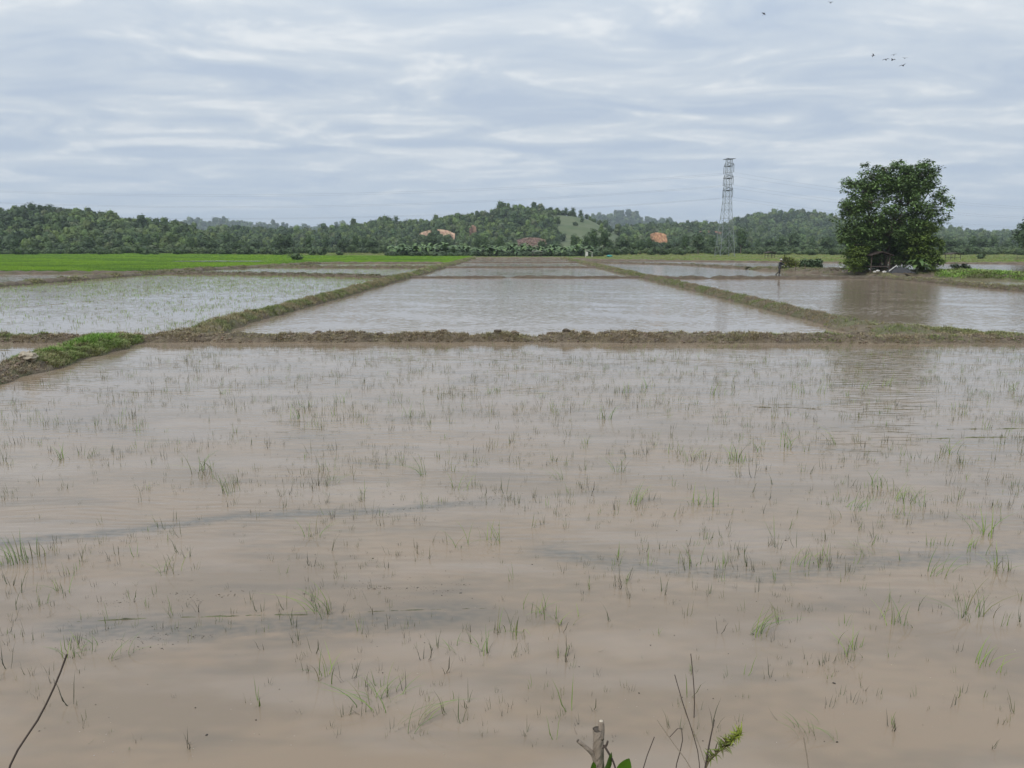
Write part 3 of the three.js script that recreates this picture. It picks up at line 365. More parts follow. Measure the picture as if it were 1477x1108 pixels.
const DK = [0.03, 0.048, 0.02], slope = (x, z) => { const e = x / -z + 0.02 * fbm2(x * 0.05, z * 0.05, 3); return z < -470 && z > -648 && e > 0.04 + (648 + z) * 0.00012 && e < 0.14; };
const clearings = [[181, -722, 26, 14], [14, -452, 14, 9]];
const isClear = (x, z) => clearings.some(([cx, cz, a, b]) => ((x - cx) / a) ** 2 + ((z - cz) / b) ** 2 < 1);
const HL = hill('low wooded hill on the rice field side', 430, 150, 120, pLeft, { seed: 1, step: 5, under: DK });
const HC = hill('wooded hill with a grassy slope and orange cuttings', 640, 190, 120, pCentre, { seed: 2, step: 5, under: DK, bare: (x, y, z, c) => slope(x, z) ? mix3([0.075, 0.11, 0.042], [0.135, 0.15, 0.075], clamp(0.5 + 0.9 * fbm2(x * 0.06 + z * 0.05, z * 0.16, 4))) : isClear(x, z) ? [0.2, 0.15, 0.11] : c });
const HM = hill('low wooded ridge behind the pylon', 800, 200, 100, pMid, { seed: 3, step: 8, under: DK, bare: (x, y, z, c) => isClear(x, z) ? [0.26, 0.15, 0.09] : c });
const HR = hill('rounded dark wooded hill behind the big tree', 1000, 220, 120, pRight, { seed: 4, step: 9, under: DK });
const HF = hill('distant blue hazy hills on the horizon', 2200, 300, 200, pFar, { seed: 5, step: 25, under: DK });

// ---------------------------------------------------------------- trees
const barkMat = mat([0.13, 0.105, 0.08], 0.95, { bumpMap: grain, bumpScale: 0.03 });
const leafMats = {};
const leafMat = (rgb) => leafMats[rgb.join()] ??= mat(rgb, 0.7, { vertexColors: true });
// leaves in clumps on twig tips spread through the lobes of a crown
function crown(seed, lobes, { tips, leaves, size, clump, shell = 0.55, vary: vv = 0.35, core = 0 }) {
  const R = mulberry(seed), pos = [], col = [], ends = [], tot = lobes.reduce((s, l) => s + l[6], 0), V = new THREE.Vector3(), U = new THREE.Vector3(), T = new THREE.Vector3();
  for (let i = 0; i < tips; i++) {
    let q = R() * tot, L = lobes[0]; for (const l of lobes) { if (q < l[6]) { L = l; break; } q -= l[6]; }
    V.set(R() * 2 - 1, R() * 2 - 1, R() * 2 - 1).normalize(); const rr = Math.pow(R(), shell * 0.6);
    const c = [L[0] + V.x * L[3] * rr, L[1] + V.y * L[4] * rr, L[2] + V.z * L[5] * rr]; ends.push(c); const tone = 1 - vv * 0.6 + vv * 1.2 * R(), cr = clump * (0.6 + 0.7 * R());
    for (let k = 0; k < leaves; k++) {
      V.set(R() * 2 - 1, R() * 2 - 1, R() * 2 - 1); if (V.lengthSq() > 1) V.normalize();
      const x = c[0] + V.x * cr, y = c[1] + V.y * cr * 0.7, z = c[2] + V.z * cr, s = size * (0.6 + 0.8 * R()), a = R() * 6.28, d = (R() - 0.62) * 1.5;
      U.set(Math.cos(a), d, Math.sin(a)).normalize(); T.set(-Math.sin(a), (R() - 0.5) * 1.1, Math.cos(a)).normalize();
      const w = s * 0.5, p0 = [x, y, z], p1 = [x + U.x * s * 0.5 + T.x * w * 0.5, y + U.y * s * 0.5 + T.y * w * 0.5, z + U.z * s * 0.5 + T.z * w * 0.5], p2 = [x + U.x * s, y + U.y * s - s * 0.1, z + U.z * s], p3 = [x + U.x * s * 0.5 - T.x * w * 0.5, y + U.y * s * 0.5 - T.y * w * 0.5, z + U.z * s * 0.5 - T.z * w * 0.5];
      pos.push(...p0, ...p1, ...p2, ...p0, ...p2, ...p3); const f = tone * (0.8 + 0.4 * R()); for (let n = 0; n < 6; n++) col.push(f * (0.95 + 0.1 * R()), f, f);
    }
  }
  if (core) for (const L of lobes) { const g = new THREE.IcosahedronGeometry(1, 1), p = g.attributes.position; for (let i = 0; i < p.count; i++) { const x = p.getX(i), y = p.getY(i), z = p.getZ(i), k = core * (1 + 0.3 * N3(x * 2 + seed, y * 2, z * 2)); pos.push(L[0] + x * L[3] * k, L[1] + y * L[4] * k, L[2] + z * L[5] * k); col.push(0.8, 0.8, 0.8); } }
  const g = new THREE.BufferGeometry(); g.setAttribute('position', new THREE.Float32BufferAttribute(pos, 3)); g.setAttribute('color', new THREE.Float32BufferAttribute(col, 3)); g.computeVertexNormals();
  return { geo: g, ends };
}
function wood(seed, stems, ends, r, twig) { // stems: polylines; a limb runs to every few ends from the nearest stem point below it
  const R = mulberry(seed), gs = stems.map((s, i) => tube(s, r * (i ? 0.75 : 1), r * 0.3, 8, 4, 0.15)), nodes = stems.flatMap((s) => s.slice(1));
  for (const e of ends) { let best = nodes[0], bd = 1e9; for (const n of nodes) { const d = Math.hypot(n[0] - e[0], (n[1] - e[1] + (n[1] > e[1] ? 3 : 0)), n[2] - e[2]); if (d < bd) { bd = d; best = n; } } gs.push(tube([best, [lerp(best[0], e[0], 0.5) + (R() - 0.5) * 0.3, lerp(best[1], e[1], 0.55) + 0.2, lerp(best[2], e[2], 0.5) + (R() - 0.5) * 0.3], e], twig * (0.7 + 0.6 * R()), twig * 0.25, 4, 2)); if (R() < 0.3) nodes.push([lerp(best[0], e[0], 0.6), lerp(best[1], e[1], 0.65), lerp(best[2], e[2], 0.6)]); }
  return mergeGeometries(gs);
}
{ // the big tree on the bank
  const t = thing('broad_tree', 'big broad dark green tree standing on the bank between the paddies', 'tree', [42.2, 0.35, -88]); t.scale.y = 1.05;
  const lobes = [[0.4, 6.6, 0, 5.3, 4.2, 4.4, 10], [-2.9, 5.2, 0.4, 3.2, 3.2, 3, 5], [3.4, 6.6, 0, 3.2, 2.9, 2.9, 5], [2.2, 10.0, 0, 2.7, 2.1, 2.3, 4.5], [-1.2, 9.9, 0, 2.9, 2.1, 2.2, 3.6], [0.5, 9.6, 0.3, 2.2, 2.0, 2.0, 2.6], [-3.5, 8.0, 0, 2.2, 2.1, 1.9, 2.4], [-0.6, 3.6, 0.2, 4.7, 1.8, 3, 6], [2.8, 3.8, 0, 2.9, 2.0, 2.4, 3.5], [-3.4, 2.8, 0.5, 2.1, 1.8, 1.8, 2.6], [0.2, 2.6, -1.5, 3.8, 1.6, 2, 3], [3.6, 2.2, -0.5, 1.8, 1.9, 1.6, 2.4], [-2.7, 1.5, 0.6, 1.6, 1.3, 1.4, 1.8], [1.9, 1.7, 0.3, 1.4, 1.3, 1.3, 1.5]];
  const c = crown(201, lobes, { tips: 680, leaves: 80, size: 0.32, clump: 0.6, shell: 0.6, vary: 0.5 });
  mesh('trunk', wood(202, [[[0, -0.3, 0], [0.1, 1.4, 0], [0.3, 3.4, 0.1], [0.8, 6.2, 0], [1.5, 9.4, 0.1]], [[-0.5, -0.3, 0.2], [-0.8, 1.3, 0.2], [-1.5, 3.2, 0.4], [-2.4, 5.6, 0.4], [-2.9, 8, 0.2]], [[0.6, -0.3, -0.2], [1.1, 1.5, -0.2], [2.0, 3.6, -0.3], [3.2, 6.4, -0.2], [4.2, 8.2, -0.2]]], c.ends, 0.21, 0.045), barkMat, t);
  mesh('crown', c.geo, leafMat([0.112, 0.182, 0.05]), t);
  const b = (name, label, at, lobes2, rgb, seed, o) => { const s = thing(name, label, 'shrub', at); const cc = crown(seed, lobes2, o); mesh('stem', wood(seed + 1, [[[0, -0.3, 0], [0.1, 0.5, 0], [lobes2[0][0], lobes2[0][1], 0]]], cc.ends.slice(0, 60), 0.08, 0.02), barkMat, s); mesh('foliage', cc.geo, leafMat(rgb), s); return s; };
  b('tall_shrub', 'tall yellow green leafy shrub growing under the big tree by the banana leaves', [45.0, 0.4, -85.4], [[-0.8, 2.8, 0, 1.3, 1.6, 1.1, 3], [0.7, 2.4, 0, 1.3, 2.0, 1.2, 3], [0.2, 4.2, 0, 1.1, 1.2, 1.0, 2], [0.4, 1.2, 0.3, 1.6, 1.0, 1.2, 3]], [0.125, 0.185, 0.034], 210, { tips: 130, leaves: 70, size: 0.26, clump: 0.4, vary: 0.6 });
  b('low_shrub', 'bushy yellow green shrub at the outer edge of the big tree', [37.9, 0.4, -86], [[0, 1.4, 0, 1.3, 1.1, 1, 3], [-0.3, 0.8, 0.2, 1.2, 0.8, 1, 2], [0.5, 2.1, 0, 0.9, 0.8, 0.8, 2]], [0.125, 0.18, 0.03], 214, { tips: 80, leaves: 60, size: 0.22, clump: 0.35, vary: 0.6 });
  b('round_shrub', 'round grey green grassy shrub on the bank near the walking person', [37.9, 0.35, -99], [[0, 0.6, 0, 1.35, 0.75, 1.1, 3], [0.7, 0.5, 0, 0.9, 0.7, 0.9, 1]], [0.10, 0.155, 0.07], 218, { tips: 60, leaves: 60, size: 0.3, clump: 0.3 });
  b('low_shrub', 'ragged yellow green weed shrub beside the round grey green one', [35.3, 0.35, -99], [[-0.4, 0.9, 0, 0.9, 0.8, 0.7, 3], [0.4, 0.5, 0.1, 0.9, 0.5, 0.7, 2]], [0.17, 0.2, 0.04], 222, { tips: 40, leaves: 34, size: 0.26, clump: 0.35, vary: 0.7 });
  b('low_shrub', 'low dark green shrub between the weed shrub and the round one', [36.5, 0.35, -99.4], [[0, 0.4, 0, 0.7, 0.45, 0.6, 1]], [0.06, 0.09, 0.03], 226, { tips: 24, leaves: 40, size: 0.22, clump: 0.25 });
  b('low_shrub', 'leafy green shrub growing behind the trunks of the big tree', [42.6, 0.35, -90.4], [[-0.9, 0.9, 0, 1.2, 0.9, 0.9, 2], [0.8, 1.0, 0, 1.3, 1.0, 0.9, 2]], [0.08, 0.13, 0.035], 234, { tips: 70, leaves: 50, size: 0.26, clump: 0.35 });
  b('low_shrub', 'dark spiky shrub at the edge of the bright grassy bank', [50.5, 0.3, -88], [[0, 0.5, 0, 0.8, 0.5, 0.7, 1], [0.6, 0.4, 0, 0.6, 0.4, 0.5, 1]], [0.05, 0.075, 0.03], 230, { tips: 26, leaves: 40, size: 0.25, clump: 0.25 });
}
// banana plants
function bananaLeaf(len, w, lift) { const pos = [], idx = [], n = 10; for (let i = 0; i <= n; i++) { const t = i / n, x = len * t * (1 - 0.12 * t), y = lift * len * (t - 0.95 * t * t), ww = w * Math.pow(Math.sin(Math.PI * clamp(0.12 + 0.86 * t)), 0.6) * (i % 2 ? 1 : 0.8) * (t < 0.1 ? 0.15 : 1); pos.push(x, y - ww * 0.25, -ww, x, y, 0, x, y - ww * 0.25, ww); } for (let i = 0; i < n; i++) for (const k of [0, 1]) { const a = i * 3 + k; idx.push(a, a + 1, a + 3, a + 3, a + 1, a + 4); } return geoFrom(pos, null, null, idx); }
const bananaLeaves = [bananaLeaf(2.1, 0.36, 1.1), bananaLeaf(2.3, 0.38, 0.7), bananaLeaf(1.8, 0.34, 1.7)], bananaM = [mat([0.085, 0.15, 0.035], 0.5), mat([0.12, 0.19, 0.05], 0.5), mat([0.06, 0.11, 0.03], 0.55)], stalkM = mat([0.09, 0.10, 0.05], 0.8);
function banana(seed, label, group, at, s) { const R = mulberry(seed), t = thing('banana_plant', label, 'banana plant', at, R() * 6, group); t.scale.setScalar(s); const h = 1.15; mesh('stem', tube([[0, -0.2, 0], [0.04, 0.6, 0.02], [0, h, 0]], 0.15, 0.1, 7, 2), stalkM, t); for (let k = 0; k < 12; k++) { const l = mesh('leaf', bananaLeaves[k % 3], bananaM[Math.floor(R() * 3)], t); l.position.set(0, h - 0.5 * R(), 0); l.rotation.set(0, k * 2.4 + R() * 0.5, (R() - 0.35) * 0.9); l.scale.setScalar(0.75 + 0.4 * R()); } return t; }
banana(301, 'low banana plant with wide drooping leaves under the big tree', null, [43.9, 0.35, -84.2], 0.78);
{
  const R = mulberry(302), protos = [303, 304, 305].map((s) => null), gl = 'leafy banana plant in the row at the end of the central paddies', gg = 'banana plants in a row behind the central paddies';
  const made = []; for (let i = 0; i < 3; i++) made.push(banana(303 + i, gl, gg, [-30 + i * 1.7, 0.2, -221 - i], 1.2));
  for (let i = 0; i < 58; i++) { const x = -34 + i * 1.05 + (R() - 0.5) * 1.3, z = -214 - R() * 16; if (x > 24) continue; copy(made[i % 3], [x, 0.15, z], R() * 6.28, 1.0 + 0.75 * R()); }
}
// woods on the hills: crowns packed together, read as one mass each
const canopyA = crown(401, [[0, 4.6, 0, 2.6, 2.4, 2.6, 3], [1.2, 3.8, 0.6, 1.9, 1.7, 1.9, 1.5], [-1.2, 4.0, -0.5, 1.8, 1.8, 1.8, 1.5], [0, 2.4, 0, 2.2, 1.8, 2.2, 1]], { tips: 34, leaves: 9, size: 0.95, clump: 0.7, core: 0.78, vary: 0.5 }).geo;
const canopyB = crown(402, [[0, 5.6, 0, 2.0, 2.6, 2.0, 3], [0.8, 3.8, 0.6, 2.0, 1.9, 1.9, 2], [-0.9, 3.2, -0.5, 1.9, 1.8, 1.8, 2]], { tips: 34, leaves: 9, size: 0.9, clump: 0.7, core: 0.75, vary: 0.5 }).geo;
const woodMat = leafMat([1, 1, 1]);
function forest(hillDef, label, spacing, scale, tint, { skip = () => false, zMin = 0.02, behind = 14, seed }) {
  const R = mulberry(seed), A = [], C = []; const z0 = hillDef.D - hillDef.front * (1 - zMin), z1 = hillDef.D + behind;
  for (let d = z0; d < z1; d += spacing * 0.9) for (let x = hillDef.x0; x < hillDef.x1; x += spacing) {
    const px = x + (R() - 0.5) * spacing * 1.1, pz = -(d + (R() - 0.5) * spacing), y = hillDef.height(px, pz); if (y < 0 || Math.abs(px / pz) > 0.78 || skip(px, pz, y)) continue;
    const n = fbm2(px * 0.02 + seed, pz * 0.02, 3), k = R(); let c = mix3([0.040, 0.076, 0.019], [0.108, 0.160, 0.036], smooth(-0.3, 0.35, n + (k - 0.5) * 0.5)); if (k > 0.88) c = mix3(c, R() < 0.5 ? [0.13, 0.15, 0.075] : [0.12, 0.17, 0.03], 0.7); if (tint) c = [c[0] * tint[0], c[1] * tint[1], c[2] * tint[2]];
    const s = scale * (0.5 + 0.75 * R() + (R() < 0.08 ? 0.5 : 0)); (R() < 0.6 ? A : C).push([px, y - 1.0 * s, pz, R() * 6.28, s, vary(c, R, 0.3), s * (0.7 + 0.6 * R())]);
  }
  scatter('hill_forest', label + ' with rounded crowns', 'forest', canopyA, woodMat, A); scatter('hill_forest', label + ' with taller crowns', 'forest', canopyB, woodMat, C);
}
const inCut = (x, z, y) => z > -640 && z < -440 && ((x / z < 0.124 && x / z > 0.07 && y < 12.5 && y > 6.2 && z > -530) || (x / z < -0.172 && x / z > -0.21 && y < 11 && y > 6.0 && z > -515) || (x / z < 0.056 && x / z > 0.044 && y < 15 && y > 10.5 && z > -535));
forest(HL, 'dense dark green trees covering the low hill by the rice field', 3.5, 0.72, null, { seed: 41 });
forest(HC, 'dense green trees covering the hill with the orange cuttings', 4.1, 0.78, [1.05, 1.05, 1.0], { seed: 42, skip: (x, z, y) => isClear(x, z) || inCut(x, z, y) || (slope(x, z) && !(fbm2(x * 0.05, z * 0.05, 2) > 0.5 || N2(x * 0.83, z * 0.83) > 0.82 || (z < -636 && x < 40))) });
forest(HM, 'dark trees covering the low ridge behind the pylon', 5.4, 0.95, null, { seed: 43, skip: (x, z) => isClear(x, z) });
forest(HR, 'dark trees covering the rounded hill behind the big tree', 6, 1.05, null, { seed: 44 });
forest(HF, 'hazy blue trees covering the distant hills', 17, 2.4, null, { seed: 45, zMin: 0.35, behind: 20 });
{ // undergrowth where the woods meet the fields
  const R = mulberry(46), A = []; for (let i = 0; i < 5200; i++) { const z = -250 - 110 * R(), x = (R() * 2 - 1) * 0.74 * -z; if ((x > -75 && x < -36 && z > -300) || (x > -36 && x < 24 && z > -232)) continue; if (z > -285 && fbm2(x * 0.03, z * 0.05, 2) < 0.05 - (z + 250) * 0.006) continue; const s = 0.2 + 0.34 * R() * R(); A.push([x, 0.1 - s * 1.4, z, R() * 6.28, s * 1.3, vary(mix3([0.055, 0.095, 0.025], [0.13, 0.18, 0.05], R() * R()), R, 0.2), s]); }
  for (let i = 0; i < 420; i++) { const x = -36 + 62 * R(), z = -212 - 22 * R(), s = 0.16 + 0.2 * R(); A.push([x, -0.1 - s * 1.4, z, R() * 6.28, s * 1.3, vary([0.055, 0.09, 0.03], R, 0.3), s]); }
  scatter('undergrowth', 'tangled green undergrowth where the woods meet the fields', 'undergrowth', canopyA, woodMat, A);
}
// bare orange cuttings in the hillside
function cutting(label, x0, x1, z, yB, yT, rgb, seed) {
  const pos = [], col = [], idx = [], uv = [], nx = 36, ny = 14;
  for (let j = 0; j <= ny; j++) for (let i = 0; i <= nx; i++) { const u = i / nx, v = j / ny, top = lerp(yB, yT, Math.pow(Math.sin(Math.PI * clamp(u, 0.03, 0.97)), 0.55)), x = lerp(x0, x1, u), y = lerp(0.2, top, v); pos.push(x + 0.6 * N2(u * 9, v * 5 + seed), y, z - v * 7 - 5 * Math.sin(Math.PI * u) + 1.4 * fbm2(u * 8 + seed, v * 4, 3)); uv.push(x * 0.2, y * 0.2); const f = 0.8 + 0.55 * fbm2(u * 10 + seed, v * 6, 4); col.push(rgb[0] * f, rgb[1] * f * (0.95 + 0.1 * N2(u * 5, v * 9)), rgb[2] * f); }
  for (let j = 0; j < ny; j++) for (let i = 0; i < nx; i++) { const a = j * (nx + 1) + i, b = a + nx + 1; idx.push(a, a + 1, b, b, a + 1, b + 1); }
  tag(mesh('earth_cutting', geoFrom(pos, col, uv, idx), earthFar), label, null, null, 'structure');
}
cutting('wide arched orange earth cutting in the wooded hillside', -60, -37, -500, 9.5, 13.2, [0.62, 0.43, 0.28], 1);
cutting('bright orange square earth cutting behind the trees', 86.5, 97, -485, 9.0, 11, [0.55, 0.32, 0.17], 2);
cutting('narrow pale landslip high on the wooded hillside', -28.5, -24, -520, 13.0, 16.4, [0.38, 0.25, 0.16], 3);
cutting('dull brown bare bank behind the banana plants', 3, 20, -452, 5.5, 7.6, [0.22, 0.15, 0.11], 4);
cutting('dull red earth patch on the ridge behind the pylon', 168, 194, -712, 13, 16.2, [0.26, 0.145, 0.09], 5);

// single trees and bushes at the foot of the hills
{
  const R = mulberry(501);
  const kinds = [
    ['foot_tree', 'broad dark tree at the foot of the hills', [[0, 5.4, 0, 3.2, 2.6, 3, 3], [1.6, 4.4, 0, 2.2, 1.9, 2, 1.5], [-1.6, 4.2, 0.4, 2.2, 1.9, 2, 1.5], [0, 2.6, 0.6, 2.4, 1.4, 2, 1]], [0.050, 0.088, 0.025], 5.5],
    ['foot_tree', 'tall mid green tree at the foot of the hills', [[0, 6.6, 0, 2.2, 3.0, 2.2, 3], [0.9, 4.4, 0, 2.0, 2.0, 1.8, 2], [-0.9, 3.8, 0, 2.0, 1.8, 1.8, 2]], [0.066, 0.115, 0.032], 6],
    ['foot_tree', 'pale bushy tree at the foot of the hills', [[0, 3.2, 0, 2.6, 2.2, 2.4, 3], [1.4, 2.2, 0.4, 1.8, 1.5, 1.6, 2], [-1.3, 2.4, 0.4, 1.9, 1.6, 1.6, 2]], [0.09, 0.14, 0.045], 3],
    ['foot_shrub', 'low round shrub at the edge of the far fields', [[0, 0.9, 0, 1.5, 1.0, 1.3, 2], [0.9, 0.6, 0, 1.0, 0.7, 1.0, 1]], [0.066, 0.11, 0.03], 0.8],
  ];
  const protos = kinds.map(([name, label, lobes, rgb, h], k) => { const t = thing(name, label, k === 3 ? 'shrub' : 'tree', [0, 0, 0], 0, k === 3 ? 'low shrubs at the edge of the far fields' : label.replace(' tree', ' trees')), c = crown(510 + k, lobes, { tips: k === 3 ? 40 : 85, leaves: 16, size: k === 3 ? 0.32 : 0.55, clump: k === 3 ? 0.3 : 0.6, core: 0.62, vary: 0.5 }); mesh('trunk', wood(520 + k, [[[0, -0.5, 0], [0.1, h * 0.4, 0], [0, h, 0]]], c.ends.slice(0, 24), k === 3 ? 0.06 : 0.2, 0.05), barkMat, t); mesh('crown', c.geo, leafMat(rgb), t); return t; });
  const used = [0, 0, 0, 0];
  const plant = (k, x, z, s, sy = s) => { if (!used[k]++) { protos[k].position.set(x, 0.1, z); protos[k].scale.set(s, sy, s); } else copy(protos[k], [x, 0.1, z], R() * 6.28, s, sy); };
  for (let i = 0; i < 46; i++) { const z = -272 - 75 * R(), x = lerp(-0.66 * -z, -32, i / 46) + (R() - 0.5) * 10; plant(R() < 0.4 ? 2 : R() < 0.6 ? 0 : 1, x, z, 0.42 + 0.4 * R()); }
  for (let i = 0; i < 34; i++) { const x = -38 + i * 2.9 + (R() - 0.5) * 3, z = -255 - 60 * R(); plant(R() < 0.45 ? 2 : R() < 0.6 ? 0 : 1, x, z, 0.42 + 0.36 * R()); }
  for (let i = 0; i < 64; i++) { const z = -275 - 90 * R(), x = lerp(48, 0.7 * -z, i / 64) + (R() - 0.5) * 10; plant(R() < 0.45 ? 2 : R() < 0.6 ? 0 : 1, x, z, 0.45 + 0.45 * R()); }
  for (const [x, z, k, s] of [[-120, -330, 1, 0.95], [-84, -290, 0, 1.0], [-60, -300, 1, 0.8], [-34, -330, 0, 1.0], [-26, -300, 0, 0.8], [26, -250, 1, 0.9], [31, -262, 1, 0.95], [38, -270, 0, 0.8], [62, -260, 0, 0.95], [82, -280, 1, 1.0], [108, -300, 0, 1.1], [116, -172, 0, 1.25], [119, -180, 1, 1.1], [126, -190, 0, 1.2]]) plant(k, x, z, s);
  for (const [x, z, s] of [[-44, -158, 1.0], [-145, -262, 1.7], [-122, -258, 1.9], [-106, -248, 1.4], [-158, -270, 1.2], [-72, -240, 1.1], [-86, -246, 1.3], [-60, -236, 1.0], [-52, -234, 0.9], [32, -236, 1.3], [44, -242, 1.4], [52, -238, 1.1], [90, -236, 1.3], [100, -242, 1.5], [128, -238, 1.3], [142, -244, 1.5], [116, -250, 1.4], [88, -168, 0.6], [106, -176, 0.8]]) plant(3, x, z, s);
  for (let i = 0; i < 70; i++) { const left = i < 30, z = -238 - 50 * R(), x = left ? lerp(0.7 * z, -35, R()) : lerp(26, -0.72 * z, R()); plant(3, x, z, 0.8 + 1.0 * R()); }
  // lone crowns standing up along the ridges
  for (const [x, z, H, k, s] of [[-262, -430, HL, 0, 1.0], [-251, -428, HL, 1, 0.9], [-270, -432, HL, 0, 0.8], [-222, -430, HL, 1, 0.7], [-100, -640, HC, 0, 1.2], [-94, -638, HC, 1, 1.1], [-86, -640, HC, 0, 1.0], [-108, -642, HC, 0, 0.9], [44, -642, HC, 1, 0.8], [50, -644, HC, 1, 0.9], [56, -642, HC, 1, 0.8], [61, -644, HC, 0, 0.7], [143, -800, HM, 0, 1.3], [158, -800, HM, 1, 1.2], [188, -802, HM, 0, 1.2]]) { const o = copy(protos[k], [x, H.height(x, z) - 0.3, z], R() * 6, s); o.userData.label = k ? 'tall tree standing out on the ridge against the sky' : 'round tree standing out on the ridge against the sky'; o.userData.group = 'single trees along the ridges'; }
}

// ---------------------------------------------------------------- pylon and wires
{
  const steel = mat([0.27, 0.29, 0.30], 0.5, { metalness: 0.35 }), dark = mat([0.12, 0.13, 0.14], 0.6);
  const D = 215, px = 58.6, t = thing('pylon', 'tall grey steel lattice power pylon in the far meadow', 'pylon', [px, 0.15, -D], 0.12);
  const W = (y) => y < 12.5 ? lerp(2.1, 1.05, y / 12.5) : y < 17 ? lerp(1.05, 0.8, (y - 12.5) / 4.5) : lerp(0.8, 0.64, (y - 17) / 9);
  const C = [[-1, -1], [1, -1], [1, 1], [-1, 1]], lev = [0, 4.2, 7.6, 10.3, 12.5, 14.3, 16.1, 17.6, 19.2, 20.8, 22.4, 24, 25.8];
  for (const [a, b] of C) mesh('leg', mergeGeometries(lev.slice(1).map((y, i) => rod([a * W(lev[i]), lev[i] - (i ? 0 : 0.4), b * W(lev[i])], [a * W(y), y, b * W(y)], i < 5 ? 0.07 : 0.06, 4))), steel, t);
  for (let i = 0; i + 1 < lev.length; i++) for (let k = 0; k < 4; k++) { const [a, b] = C[k], [c, d] = C[(k + 1) % 4], y0 = lev[i], y1 = lev[i + 1], w0 = W(y0), w1 = W(y1); mesh('brace', mergeGeometries([rod([a * w0, y0, b * w0], [c * w1, y1, d * w1], 0.032, 4), rod([c * w0, y0, d * w0], [a * w1, y1, b * w1], 0.032, 4)]), steel, t); if (i) mesh('girt', rod([a * w0, y0, b * w0], [c * w0, y0, d * w0], 0.035, 4), steel, t); }
  const arms = [17.6, 20.8, 24];
  for (const y of arms) for (const s of [-1, 1]) { const w = W(y), g = []; for (const x of [-w, w]) { g.push(rod([x, y, s * w], [0, y + 0.25, s * 3.4], 0.05, 4), rod([x, y + 1.0, s * w], [0, y + 0.25, s * 3.4], 0.06, 4)); } g.push(rod([-w, y, s * w], [w, y, s * w], 0.1, 4)); const a = mesh('cross_arm', mergeGeometries(g), dark, t); mesh('insulator', mergeGeometries([0, 1, 2, 3, 4, 5].map((q) => { const c = new THREE.CylinderGeometry(0.12, 0.12, 0.12, 8); c.translate(0, y - 0.1 - q * 0.3, s * 3.4); return c; }).concat([rod([0, y + 0.25, s * 3.4], [0, y - 1.8, s * 3.4], 0.04, 4)])), dark, a); }
  mesh('top_frame', mergeGeometries([rod([-1.05, 25.9, -0.9], [1.05, 25.9, -0.9], 0.1, 4), rod([-1.05, 25.9, 0.9], [1.05, 25.9, 0.9], 0.1, 4), rod([-0.95, 25.9, -1.9], [-0.95, 25.9, 1.9], 0.08, 4), rod([0.95, 25.9, -1.9], [0.95, 25.9, 1.9], 0.08, 4)]), dark, t);
  t.updateMatrixWorld(true); const wireM = mat([0.10, 0.11, 0.12], 0.6);
  const ends = []; for (const y of arms) for (const s of [-1, 1]) ends.push([new THREE.Vector3(0, y - 1.9, s * 3.4).applyMatrix4(t.matrixWorld), s, y]);
  const names = ['lowest', 'middle', 'upper'];
  ends.forEach(([e, s, y], i) => { for (const dir of [-1, 1]) { const to = dir < 0 ? [-235, y - 1.4 + 1.5, -232 + s * 4] : [330, y - 1.6, -330 + s * 4], sag = dir < 0 ? 6.2 : 7.2, pts = []; for (let k = 0; k <= 16; k++) { const u = k / 16; pts.push([lerp(e.x, to[0], u), lerp(e.y, to[1], u) - sag * 4 * u * (1 - u), lerp(e.z, to[2], u)]); } tag(mesh('power_line', tube(pts, 0.010, 0.010, 4, 2), wireM), `${names[Math.floor(i / 2)]} thin dark power cable ${s < 0 ? 'behind' : 'in front'} running from the pylon ${dir < 0 ? 'over the rice field' : 'over the big tree'}`, 'power line', 'power cables on the pylon'); } });
}

